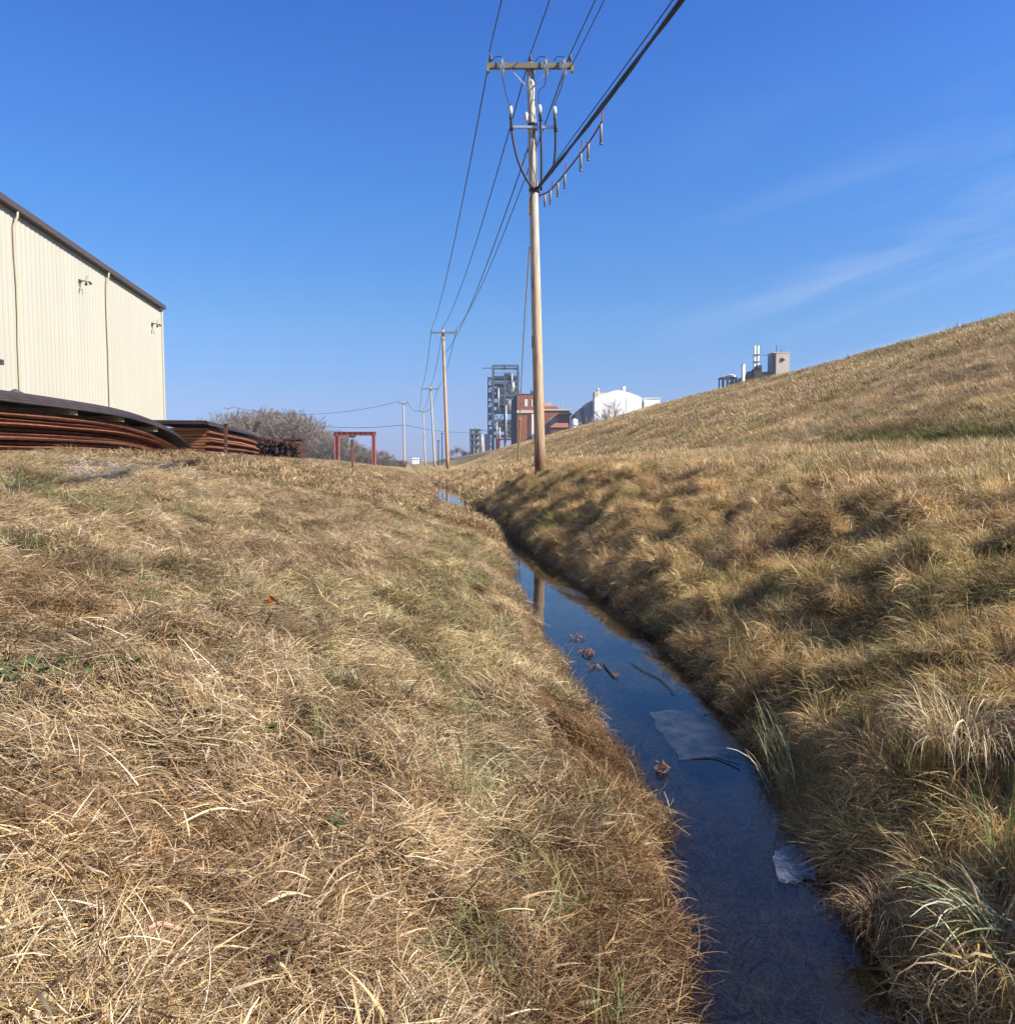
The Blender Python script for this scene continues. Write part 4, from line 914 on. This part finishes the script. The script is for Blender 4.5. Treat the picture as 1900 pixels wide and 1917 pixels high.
for i, (a_, b__, z_) in enumerate(((1080, 1088, 770), (1088, 1095, 763), (1095, 1103, 757), (1103, 1112, 750))):
    MB().box((XW(a_)+.02, Yw+3+i*.5, 0), (XW(b__), Yw+26, ZW(z_))).build('side_block', 'grey_door' if i != 1 else 'steel_frame', wb)  # shaded left side of the white building, its shade painted as grey tones
MB().box((XW(1200)+.02, Yw+6, 0), (XW(1207), Yw+20, ZW(747))).build('link', 'grey_door', wb)
MB().box((XW(1207)+.02, Yw+2, 0), (XW(1236), Yw+22, ZW(745))).build('annex', 'white_metal', wb)
MB().box((XW(1206), Yw+1.8, ZW(745)), (XW(1237), Yw+22.2, ZW(743.6))).build('annex_roof', 'white_metal', wb)
for k in range(12):
    x = XW(1113+k*7.2); MB().box((x, Yw-.05, 0), (x+.06, Yw-.003, ZW(746))).build('seam', 'concrete_pale', wb) if k in (3, 8) else None
MB().box((XW(1120), Yw+8, ZW(742)), (XW(1145), Yw+14, ZW(731))).build('roof_machine', 'cornice', wb)
MB().box((XW(1117), Yw+7.5, ZW(742)), (XW(1124), Yw+13, ZW(729))).lathe((XW(1124), Yw+9, ZW(731)), [(.4, 0), (.4, 1), (.7, 1.1), (.2, 1.6)], 8).build('roof_machine', 'concrete', wb)
MB().lathe((XW(1176), Yw+12, ZW(737)), [(.7, 0), (.7, 3.2), (.5, 3.3)], 10).build('vent_stack', 'concrete_pale', wb, True)
for px_, p0 in ((1171, 721), (1181, 718), (1184, 724)): MB().lathe((XW(px_), Yw+14, ZW(738)), [(.5, 0), (.6, .5), (.35, 1.0), (.45, ZW(p0)-ZW(738)-.4), (.2, ZW(p0)-ZW(738))], 8).build('roof_fan', 'steel_dark', wb)
MB().lathe((XW(1076), Yw+2, 0), [(1.0, 0), (1.0, ZW(786)), (.3, ZW(783))], 12).build('tank', 'white_metal', wb, True)

# ------------------------------------------------------------------ right hand plant
Yr = 205.
def XR(px_): return (px_-CXP)/F*Yr
def ZR(py_): return pix(950, py_, Yr).z
rp_ = empty('tower_building', (XR(1458), Yr, 5), 'beige concrete tower with a small dark vent on the levee skyline', 'tower')
MB().box((XR(1448), Yr, 3), (XR(1473), Yr+4.5, ZR(660))).build('wall', 'concrete', rp_)
MB().box((XR(1441.5), Yr+.8, 3), (XR(1448)-.01, Yr+4, ZR(663))).build('side_shaft', 'steel_frame', rp_)
MB().box((XR(1456), Yr-.18, ZR(676)), (XR(1461), Yr-.003, ZR(670))).box((XR(1460), Yr-.3, ZR(675)), (XR(1463.5), Yr-.18, ZR(672))).build('vent', 'steel_dark', rp_)
MB().tube([(XR(1453), Yr+2, ZR(660)), (XR(1453), Yr+2, ZR(644))], .1, 6).tube([(XR(1461), Yr+2, ZR(660)), (XR(1461), Yr+2, ZR(652))], .12, 6).tube([(XR(1467), Yr+2, ZR(660)), (XR(1467), Yr+2, ZR(655))], .1, 6).build('antenna', 'steel_dark', rp_)
MB().box((XR(1440.8), Yr-.1, ZR(660)), (XR(1473.5), Yr+4.6, ZR(658.8))).build('roof', 'concrete_pale', rp_)
sk = empty('chimney_stacks', (XR(1413), Yr, 5), 'pair of slim tall pale stacks left of the beige concrete tower', 'chimney')
for px_ in (1410, 1416.2): MB().tube([(XR(px_), Yr+1, 3), (XR(px_), Yr+1, ZR(646))], [.34, .30], 12).build('stack', 'concrete_pale', sk, True)
for p_ in (663, 676): MB().box((XR(1407.5), Yr+.5, ZR(p_)-.1), (XR(1418.5), Yr+1.5, ZR(p_)+.1)).build('band', 'steel_frame', sk)
MB().tube([(XR(1417), Yr+1.2, ZR(664)), (XR(1441), Yr+1.2, ZR(664))], .06, 6).build('cable', 'steel_frame', sk)
m_ = MB().box((XR(1407), Yr-.5, 3), (XR(1421), Yr+2, ZR(690))); m_.box((XR(1412), Yr-.8, ZR(690)), (XR(1420), Yr+2, ZR(684))); m_.build('base_machinery', 'steel_dark', sk)
rs = empty('plant_roof', (XR(1400), Yr+6, 5), 'blue-grey sloping plant roof with ductwork just above the levee skyline', 'industrial roof')
MB().add([(XR(1385), Yr+2, 3), (XR(1452), Yr+2, 3), (XR(1452), Yr+2, ZR(693)), (XR(1420), Yr+2, ZR(695)), (XR(1385), Yr+2, ZR(706)), (XR(1385), Yr+12, 3), (XR(1452), Yr+12, 3), (XR(1452), Yr+12, ZR(693)), (XR(1420), Yr+12, ZR(695)), (XR(1385), Yr+12, ZR(706))],
    [(0, 1, 2, 3, 4), (9, 8, 7, 6, 5), (4, 3, 8, 9), (3, 2, 7, 8), (0, 4, 9, 5), (1, 6, 7, 2)]).build('roof', 'steel_frame', rs)
MB().tube([(XR(1394), Yr+1, ZR(708)), (XR(1399), Yr+1, ZR(697)), (XR(1405), Yr+1, ZR(693)), (XR(1405), Yr+1, ZR(710))], .45, 8).build('duct', 'steel_dark_blue', rs, True)
ss = empty('short_stack', (XR(1385), Yr-1, 5), 'short thick beige stack between the stilted frame and the twin stacks', 'chimney')
MB().tube([(XR(1385), Yr-1, 3), (XR(1385), Yr-1, ZR(683))], .46, 14).build('stack', 'concrete_pale', ss, True)
MB().lathe((XR(1385), Yr-1, ZR(683)), [(.46, 0), (.5, .02), (.5, .12), (.4, .14)], 14).build('rim', 'concrete', ss)
fr3 = empty('stilted_frame', (XR(1362), Yr, 5), 'low dark steel frame on stilts at the left end of the skyline plant', 'steel frame')
for px_ in (1348.5, 1357, 1365, 1374): MB().beam((XR(px_), Yr, 3), (XR(px_), Yr, ZR(706)), .28, .28).beam((XR(px_), Yr+3, 3), (XR(px_), Yr+3, ZR(706)), .28, .28).build('leg', 'steel_dark_blue', fr3)
MB().box((XR(1347), Yr-.2, ZR(708.5)), (XR(1376), Yr+3.2, ZR(705.5))).build('deck', 'steel_dark_blue', fr3)
MB().lathe((XR(1367), Yr+1.5, ZR(705.4)), [(1.3, 0), (1.3, .4), (.5, .8)], 14).build('hood', 'concrete_pale', fr3)

# far low white sheds on the horizon
for (pa, pb, pt, Yq, lab) in ((772, 784, 859.5, 330, 'small white shed on the horizon between the poles'), (865, 874, 850, 330, 'small white shed right of the lone bare tree'), (894, 909, 834, 340, 'white low box shed behind the equipment rack')):
    x0 = (pa-CXP)/F*Yq; x1 = (pb-CXP)/F*Yq; z1 = pix(0, pt, Yq).z
    root = empty('white_shed', (x0, Yq, .3), lab, 'shed', 'small white sheds far off')
    MB().box((x0, Yq, 0), (x1, Yq+6, z1)).build('wall', 'white_metal', root); MB().add([(x0-.2, Yq-.2, z1), (x1+.2, Yq-.2, z1), (x1+.2, Yq+3, z1+.6), (x0-.2, Yq+3, z1+.6), (x1+.2, Yq+6.2, z1), (x0-.2, Yq+6.2, z1)], [(0, 1, 2, 3), (3, 2, 4, 5), (0, 3, 5), (1, 4, 2)]).build('roof', 'concrete_pale', root)

# ------------------------------------------------------------------ bare trees
def bare_tree(seed, H, spread=.62, trunkm='bark_far', depth=6, rmin=.02):
    g = random.Random(seed); tr_ = MB(); cr_ = MB()
    def grow(p, d, L_, r_, k):
        n = 3; pts = [p]; rr = [r_]; q = p.copy(); dd = d.copy()
        for i in range(n):
            dd = (dd+Vector((g.gauss(0, .13), g.gauss(0, .13), g.gauss(.05, .08)))).normalized(); q = q+dd*L_/n; pts.append(q.copy()); rr.append(max(rmin, r_*(1-.30*(i+1)/n)))
        (tr_ if k == 0 else cr_).tube(pts, rr, 6 if k < 2 else 3, k < 2)
        if k >= depth: return
        nb = 3 if k < 2 else g.choice((2, 3, 3))
        for j in range(nb):
            a = g.uniform(0, 6.28); sp = g.uniform(.35, spread+.12*k*.3)
            side = Vector((math.cos(a), math.sin(a), 0)); nd = (dd*math.cos(sp)+side*math.sin(sp)).normalized()
            if nd.z < -.1: nd.z = .05
            f = g.uniform(.45, 1) if j else 1
            grow(pts[0].lerp(pts[-1], f) if j else pts[-1], nd, L_*g.uniform(.62, .84), rr[-1]*g.uniform(.6, .8), k+1)
    grow(Vector((0, 0, 0)), Vector((g.uniform(-.05, .05), 0, 1)), H*.27, H*.021, 0)
    return tr_, cr_
protos = []
for s_ in range(4):
    tr_, cr_ = bare_tree(30+s_, 11, depth=6, rmin=.028)
    hz_ = max(v[2] for v in cr_.v); kk = 10.6/hz_
    tr_.v = [(a*kk, b*kk, c*kk) for a, b, c in tr_.v]; cr_.v = [(a*kk, b*kk, c*kk) for a, b, c in cr_.v]
    protos.append((tr_, cr_))
pm = []
def place_tree(i, x, y, z, s_, rz, label, group, first={}):
    k = i % 4; root = empty('bare_tree', (x, y, z), label, 'tree', group); root.rotation_euler = (0, 0, rz); root.scale = (s_, s_, s_)
    if k not in first:
        # meshes are built at the origin, then shared by the copies
        o1 = MB(); o1.v, o1.f = protos[k][0].v, protos[k][0].f; t1_ = o1.build('trunk', 'bark_far'); 
        o2 = MB(); o2.v, o2.f = protos[k][1].v, protos[k][1].f; c1_ = o2.build('crown', 'twig_far')
        first[k] = (t1_, c1_)
    else:
        t1_, c1_ = (o.copy() for o in first[k]); col.objects.link(t1_); col.objects.link(c1_)
    t1_.parent = root; c1_.parent = root
    return root
env = [(345, 808), (370, 797), (400, 784), (420, 778), (450, 773), (480, 767), (510, 766), (540, 769), (565, 771), (590, 786), (615, 803), (640, 812), (662, 822), (680, 832), (705, 846), (728, 852), (745, 860)]
ex = [e[0] for e in env]; ey = [e[1] for e in env]
g = random.Random(77); cnt = 0
where = ['at the left end of the wood by the warehouse', 'behind the middle rusty stack', 'at the highest part of the wood', 'above the farthest rusty stack', 'where the wood starts to drop to the right', 'left of the red gantry', 'seen through the red gantry', 'just right of the red gantry']
for row, Yq0 in ((0, 150), (1, 162), (2, 176)):
    px_ = 352+row*9
    while px_ < 745:
        Yq = Yq0+g.uniform(-4, 4); top = np.interp(px_, ex, ey)-6+g.uniform(-4, 10)+(2-row)*7*(g.random())
        H = (HOR-top)*Yq/F+1.4
        x = (px_-CXP)/F*Yq; rk = ('front', 'middle', 'back')[row]; wi = int(np.clip((px_-352)/395*8, 0, 7))
        place_tree(cnt, x, Yq, .2, max(H, 2)/10.6, g.uniform(0, 6.28), '%s-row %s bare tree %s' % (rk, 'low' if H < 6 else 'tall', where[wi]), 'leafless trees of the %s row %s' % (rk, where[wi]))
        cnt += 1; px_ += g.uniform(14, 20)*(1 if H > 6 else .75)
# undergrowth below the wood
um = MB(); g = random.Random(4)
for i in range(5200):
    px_ = g.uniform(350, 760); top = np.interp(px_, ex, ey); Yq = g.uniform(146, 182); x = (px_-CXP)/F*Yq; Hh = (HOR-top)*Yq/F
    h_ = g.uniform(.1, .62)*max(Hh, .8)+1.0; z0 = .2+g.uniform(0, .3)*h_
    a = Vector((x, Yq, z0)); b_ = a+Vector((g.gauss(0, .25)*h_, g.gauss(0, .3), h_-z0+.2))
    um.tube([a, a.lerp(b_, .5)+Vector((g.gauss(0, .1), 0, 0)), b_], [.045, .035, .02], 3, False)
o = um.build('undergrowth', 'bark_far'); tag(o, 'tangle of leafless brush filling the foot of the wood', kind='stuff')
place_tree(1, (855-CXP)/F*260, 260, .2, (HOR-831)*260/F/10.6+.1, .5, 'lone small bare tree on the horizon right of the second pole', None)
for px_, top in ((848, 838), (862, 836)): place_tree(cnt, (px_-CXP)/F*270, 270, .2, (HOR-top)*270/F/10.6+.1, 2, 'small bare tree crowding the lone tree on the horizon, %s side' % ('left' if px_ < 855 else 'right'), None); cnt += 1
place_tree(2, (1136-CXP)/F*225, 225, 0, (HOR-752+26)*225/F/10.6*.9, 1.0, 'bare tree standing in front of the white gabled building', None)

# ------------------------------------------------------------------ things in and by the water
def sheet(name, pts, z, th, m, label, cat, group=None):
    P_ = [onz(a_, b__, z) for a_, b__ in pts]; c = sum(P_, Vector())/len(P_)
    Q = []
    for i in range(len(P_)):
        a_, b__ = P_[i], P_[(i+1) % len(P_)]
        for q_ in (0, .25, .5, .75): Q.append(a_.lerp(b__, q_)+Vector((random.uniform(-.012, .012), random.uniform(-.018, .018), 0)))
    n = len(Q); vs = [(q.x, q.y, z+th) for q in Q]+[(q.x, q.y, z) for q in Q]
    m_ = MB().add(vs, [tuple(range(n-1, -1, -1)), tuple(range(n, 2*n))]+[(i, (i+1) % n, n+(i+1) % n, n+i) for i in range(n)])
    o = m_.build(name, m, None, False, c); tag(o, label, cat, group); return o
im = bpy.data.materials.new('ice'); im.use_nodes = True; n = im.node_tree; b = n.nodes['Principled BSDF']; b.inputs['Base Color'].default_value = (.10, .12, .15, 1); b.inputs['Roughness'].default_value = .28; b.inputs['Alpha'].default_value = .34
tcn = n.nodes.new('ShaderNodeTexCoord'); t1 = n.nodes.new('ShaderNodeTexNoise'); t1.inputs['Scale'].default_value = 9; t1.inputs['Detail'].default_value = 6; n.links.new(tcn.outputs['Object'], t1.inputs['Vector'])
mr_ = n.nodes.new('ShaderNodeMapRange'); mr_.inputs['To Min'].default_value = .0; mr_.inputs['To Max'].default_value = .26; mr_.inputs['From Min'].default_value = .3; mr_.inputs['From Max'].default_value = .7; n.links.new(t1.outputs['Fac'], mr_.inputs['Value']); n.links.new(mr_.outputs[0], b.inputs['Alpha'])
bp = n.nodes.new('ShaderNodeBump'); bp.inputs['Strength'].default_value = .3; bp.inputs['Distance'].default_value = .01; n.links.new(t1.outputs['Fac'], bp.inputs['Height']); n.links.new(bp.outputs[0], b.inputs['Normal'])
M['ice'] = im
im2 = im.copy(); im2.name = 'ice_white'; M['ice_white'] = im2
for nd in im2.node_tree.nodes:
    if nd.type == 'MAP_RANGE': nd.inputs['To Min'].default_value = .08; nd.inputs['To Max'].default_value = .5
    if nd.type == 'BSDF_PRINCIPLED': nd.inputs['Base Color'].default_value = (.26, .30, .38, 1)
sheet('ice_sheet', [(1218, 1334), (1262, 1330), (1310, 1336), (1352, 1362), (1392, 1400), (1400, 1424), (1340, 1416), (1275, 1424), (1246, 1388), (1226, 1356)], .003, .006, 'ice', 'thin grey translucent ice sheet on the water by the middle of the right bank', 'ice', 'ice on the ditch water')
sheet('ice_sheet', [(1452, 1603), (1470, 1590), (1500, 1588), (1532, 1596), (1530, 1640), (1490, 1656), (1458, 1646)], .004, .012, 'ice_white', 'small whitish ice shard stuck against the near right bank', 'ice', 'ice on the ditch water')
sheet('ice_sheet', [(1020, 1092), (1052, 1098), (1085, 1108), (1112, 1124), (1090, 1122), (1050, 1108)], .003, .006, 'ice', 'narrow pale ice strip along the far right edge beside the reflected pole', 'ice', 'ice on the ditch water')
sheet('ice_sheet', [(1175, 1200), (1200, 1196), (1222, 1212), (1240, 1236), (1215, 1226), (1190, 1218)], .003, .006, 'ice', 'little ice patch with a twig in the bay of the right bank', 'ice', 'ice on the ditch water')
def stick(px_list, z, r_, m, name, label, cat, group=None):
    P_ = [onz(a_, b__, zz) for (a_, b__), zz in zip(px_list, z)]
    o = MB().tube(spline(P_, 5), r_, 6).build(name, m, None, True, P_[0]); tag(o, label, cat, group)
stick([(1292, 1418), (1330, 1416), (1358, 1424), (1385, 1432)], [.008, .008, .008, .015], .0035, 'twig', 'twig', 'dark twig lying along the edge of the grey ice sheet', 'twig')
stick([(1182, 1242), (1205, 1256), (1235, 1272), (1262, 1296)], [.006, .008, .006, .015], .0035, 'twig', 'twig', 'long dark curved twig floating below the right bank bay', 'twig')
stick([(1130, 1244), (1138, 1254), (1148, 1266)], [.008, .01, .008], .006, 'twig', 'twig', 'tiny dark forked twig in mid water', 'twig')
def leafclump(px_, py_, r_, n, label, seed):
    c = onz(px_, py_, .012); g = random.Random(seed); m_ = MB()
    for i in range(n):
        a = g.uniform(0, 6.28); d = r_*math.sqrt(g.random()); x = c.x+d*math.cos(a); y = c.y+d*math.sin(a)*1.5; b_ = g.uniform(0, 6.28); L_ = g.uniform(.008, .022); W_ = L_*g.uniform(.2, .45); z = .004+g.uniform(0, .02)
        u = Vector((math.cos(b_), math.sin(b_), g.uniform(-.2, .5))); v = Vector((-math.sin(b_), math.cos(b_), g.uniform(-.4, .4)))
        q = Vector((x, y, z+.004)); m_.add([q-u*L_, q+v*W_, q+u*L_+Vector((0, 0, .012)), q-v*W_], [(0, 1, 2), (0, 2, 3)])
    o = m_.build('leaf_litter', 'leaf_brown', None, False, c); tag(o, label, 'leaf litter', 'brown leaf clumps afloat on the ditch')
leafclump(1097, 1222, .07, 60, 'largest brown leaf clump afloat in mid water', 1)
leafclump(1080, 1193, .07, 26, 'loose brown leaves afloat just above the largest clump', 2)
leafclump(1112, 1246, .05, 22, 'few brown leaves afloat right below the largest clump', 3)
leafclump(1152, 1264, .025, 9, 'single brown leaf bit afloat right of the tiny twig', 4)
leafclump(1238, 1440, .035, 26, 'brown stub of leaves afloat left of the dark twig by the ice', 5)
# ------------------------------------------------------------------ notable dry bits on the near bank
def stalk(px_list, zz, r0, r1, m, name, label, cat, flat=False):
    g0 = ground_hit(*px_list[0]); Yq = g0.y; P_ = []
    for i, (a_, b__) in enumerate(px_list):
        P_.append(pix(a_, b__, Yq-zz*i*.3) if i else g0+Vector((0, 0, .02)))
    n = len(P_); S_ = spline(P_, 5); L_ = len(S_)
    o = MB().tube(S_, [r0+(r1-r0)*i/(L_-1) for i in range(L_)], 6).build(name, m, None, True, P_[0]); tag(o, label, cat)
stalk([(354, 1612), (354, 1580), (352, 1552), (344, 1520)], 0, .0065, .0025, 'straw_pale', 'dry_stalk', 'thick pale broken stalk standing upright on the near left bank', 'stalk')
stalk([(304, 1236), (306, 1218), (308, 1190), (310, 1165)], 0, .007, .003, 'stem_red', 'dry_stalk', 'thin reddish stem standing upright on the left bank', 'stalk')
def lying(pa, pb, r0, m, name, label, cat, lift=.05, bow=.03):
    a = ground_hit(*pa)+Vector((0, 0, lift)); b_ = ground_hit(*pb)+Vector((0, 0, lift)); md_ = a.lerp(b_, .5)+Vector((0, 0, bow))
    S_ = spline([a, md_, b_], 8); L_ = len(S_); rr = [r0*(.5+.5*math.sin(math.pi*min(1, (i+2)/(L_)))) for i in range(L_)]
    o = MB().tube(S_, rr, 6).build(name, m, None, True, a); tag(o, label, cat)
lying((248, 1832), (345, 1802), .008, 'pink_bark', 'bark_strip', 'flat pinkish strip of bark lying on the grass near the bottom left', 'bark strip', .08)
lying((500, 1862), (556, 1906), .005, 'straw_pale', 'dry_stalk', 'bent ochre stalk lying at the bottom edge of the left bank', 'stalk', .07)
lying((478, 1762), (605, 1740), .005, 'straw_pale', 'dry_stalk', 'long pale straw lying level across the near left bank', 'stalk', .08)
lying((310, 1745), (385, 1800), .004, 'straw_pale', 'dry_stalk', 'pale straw slanting down right beside the bark strip', 'stalk', .08)
lying((255, 1548), (332, 1590), .004, 'straw_pale', 'dry_stalk', 'white straw slanting towards the foot of the upright stalk', 'stalk', .08)
lying((330, 1590), (470, 1560), .004, 'straw_pale', 'dry_stalk', 'white straw running right from the foot of the upright stalk', 'stalk', .07)
lying((665, 1206), (700, 1165), .004, 'straw_pale', 'dry_stalk', 'yellow straw slanting up on the middle of the left bank', 'stalk', .08)
c = ground_hit(508, 1168); g = random.Random(2); m_ = MB()
for i in range(5):
    q = c+Vector((g.uniform(-.03, .03), g.uniform(-.03, .03), .13+g.uniform(-.01, .04))); u = Vector((g.uniform(-1, 1), g.uniform(-1, 1), g.uniform(-.5, .8))).normalized()*.03; v = u.cross(Vector((0, 1, .3))).normalized()*.018
    m_.add([q-u, q+v+Vector((0, -.006, 0)), q+u, q-v+Vector((0, -.006, 0))], [(0, 1, 2), (0, 2, 3)])
o = m_.build('dead_leaf', 'leaf_orange', None, False, c); tag(o, 'small orange dead leaf caught on the left bank grass', 'leaf')

# stand-alone tufts: one mesh each
def tuft(px_, py_, n, ln, el, dr, wdt, pal, label, name='grass_tuft', seed=0, R0=.05, topo=1.5, azsp=math.pi, rz=0, lift=0, stuffm=None, group=None):
    p = ground_hit(px_, py_); me = clump(name, n, R0, ln, el, dr, wdt, pal=pal, seed=seed, segs=6, floor=False, topo=topo, azsp=azsp)
    me.materials.clear(); me.materials.append(M['tuft_blade'])
    o = bpy.data.objects.new(name, me); col.objects.link(o); o.location = p+Vector((0, 0, lift)); o.rotation_euler = (0, 0, rz); tag(o, label, 'grass tuft', group); return o
tm = bpy.data.materials.new('tuft_blade'); tm.use_nodes = True; n = tm.node_tree; b = n.nodes['Principled BSDF']; a = n.nodes.new('ShaderNodeAttribute'); a.attribute_name = 'Col'
n.links.new(a.outputs['Color'], b.inputs['Base Color']); b.inputs['Roughness'].default_value = .5; tr_ = n.nodes.new('ShaderNodeBsdfTranslucent'); n.links.new(a.outputs['Color'], tr_.inputs['Color']); x = n.nodes.new('ShaderNodeMixShader'); x.inputs[0].default_value = .28
n.links.new(b.outputs[0], x.inputs[1]); n.links.new(tr_.outputs[0], x.inputs[2]); n.links.new(x.outputs[0], n.nodes['Material Output'].inputs['Surface']); M['tuft_blade'] = tm
GP = np.array([[.36, .38, .20], [.30, .34, .16], [.46, .42, .26], [.22, .27, .12]]); GB = np.array([[.15, .24, .06], [.12, .19, .05], [.24, .30, .12]])
tuft(1850, 1800, 46, (.18, .34), (10, 60), (60, 120), (.004, .0075), GP, 'broad-leaved pale green tuft arching left at the bottom right corner', seed=1, R0=.06, topo=0, azsp=1.3, rz=math.pi-.2, lift=.10)
tuft(1870, 1860, 110, (.2, .38), (40, 85), (100, 200), (.003, .0055), STRAW[[0, 1, 3, 4]], 'long-bladed straw tuft hanging down at the bottom right corner', seed=2, R0=.1, topo=2)
tuft(1650, 1790, 320, (.12, .26), (40, 88), (140, 240), (.002, .0042), STRAW*np.array([.85, .75, .7]), 'pinkish brown mop-shaped tussock leaning over the lower right water edge', seed=3, R0=.06, topo=1.2, lift=.08)
tuft(1800, 1450, 520, (.25, .45), (45, 88), (160, 240), (.002, .004), STRAW, 'big drooping straw mound at the right edge of the photo', seed=4, R0=.16, topo=1.4, lift=.1)
tuft(1500, 1500, 60, (.22, .38), (60, 88), (10, 60), (.003, .005), GP, 'upright grey-green blades on the right bank beside the white ice shard', seed=5, R0=.15)
tuft(1468, 1415, 50, (.22, .36), (60, 88), (10, 60), (.003, .005), GP, 'upright grey-green blades on the right bank above the grey ice sheet', seed=6, R0=.15)
tuft(1875, 1700, 22, (.3, .5), (70, 88), (5, 40), (.004, .007), GB, 'few tall bright green blades at the right edge of the photo', seed=7, R0=.06)
tuft(1730, 1500, 24, (.25, .4), (70, 88), (5, 40), (.004, .007), GB, 'tall green blades between two straw mounds on the right bank', seed=8, R0=.07)
tuft(35, 925, 90, (.2, .42), (25, 75), (10, 80), (.008, .014), GB, 'green grass tuft near the crest at the left edge of the photo', seed=9, R0=.25)
tuft(125, 948, 50, (.12, .3), (35, 80), (10, 80), (.008, .013), GB, 'smaller green tuft right of the crest tuft on the left bank', seed=10, R0=.15)
tuft(870, 1500, 90, (.2, .36), (60, 88), (10, 80), (.002, .004), GP, 'grey-green upright blades on the lower left bank near the water', seed=11, R0=.18)
for i, (px_, py_, lab) in enumerate(((632, 1580, 'flat green weed rosette in the grass left of the stream'), (583, 1727, 'bright green weed rosette near the bottom of the left bank'), (497, 1398, 'small green weed rosette in the middle of the left bank'), (250, 1272, 'green weed rosette below the red stem'), (80, 1290, 'widest dark green weed patch at the left edge'))):
    c = ground_hit(px_, py_); g = random.Random(i); m_ = MB(); big = 2.6 if i == 4 else 1.0
    for k in range(int(13*big*big)):
        cc = Vector((g.gauss(0, .12), g.gauss(0, .1), 0)) if i == 4 else Vector((0, 0, 0)); a = g.uniform(0, 6.28); L_ = g.uniform(.03, .06); u = Vector((math.cos(a), math.sin(a), g.uniform(.1, .6))).normalized(); v = Vector((-math.sin(a), math.cos(a), 0))*L_*.28
        q = cc+Vector((0, 0, .075+(g.uniform(0, .02) if i == 4 else 0))); m_.add([q+c, q+c+u*L_*.5+v, q+c+u*L_+Vector((0, 0, -.008)), q+c+u*L_*.5-v], [(0, 1, 2), (0, 2, 3)])
    o = m_.build('weed_patch' if i == 4 else 'weed_rosette', 'rosette', None, False, c)
    if i == 4: tag(o, lab, kind='stuff')
    else: tag(o, lab, 'weed')

# gravel spilled on the crest
def stone_mesh(seed):
    g = random.Random(seed); m_ = MB().lathe((0, 0, 0), [(.3, -.5), (.85, -.3), (1, .1), (.7, .5), (.2, .65)], 7); V_ = [tuple(np.array(v)*g.uniform(.8, 1.2)) for v in m_.v]; me = bpy.data.meshes.new('stone'); me.from_pydata(V_, [], m_.f); me.materials.append(M['stone']); return me
g_ = np.random.default_rng(4); N = 2600
px_ = np.concatenate([g_.normal(310, 38, N//2), g_.normal(190, 45, N//2)]); yy = np.concatenate([g_.uniform(13, 19, N//2), g_.uniform(9.8, 12.5, N//2)]); xx_ = (px_-CXP)/F*yy
scatter('gravel', [stone_mesh(k) for k in range(4)], xx_, yy, g_.uniform(.008, .022, N), g_.uniform(0, 6.28, N), np.ones((N, 3)), 'bluish grey gravel spilled over the grass near the left crest', zoff=g_.uniform(.02, .09, N), jit=.4)

#@@HAZE
hz = bpy.data.materials.new('haze_air'); hz.use_nodes = True; n = hz.node_tree; n.nodes.remove(n.nodes['Principled BSDF'])
pv = n.nodes.new('ShaderNodeVolumePrincipled'); pv.inputs['Color'].default_value = (.80, .87, 1, 1); pv.inputs['Density'].default_value = .00035; pv.inputs['Anisotropy'].default_value = .2
n.links.new(pv.outputs[0], n.nodes['Material Output'].inputs['Volume'])
o = MB().box((-600, -20, -1.6), (600, 480, 43)).build('haze', hz); tag(o, 'thin pale blue air between the near bank and the far plant', kind='stuff')
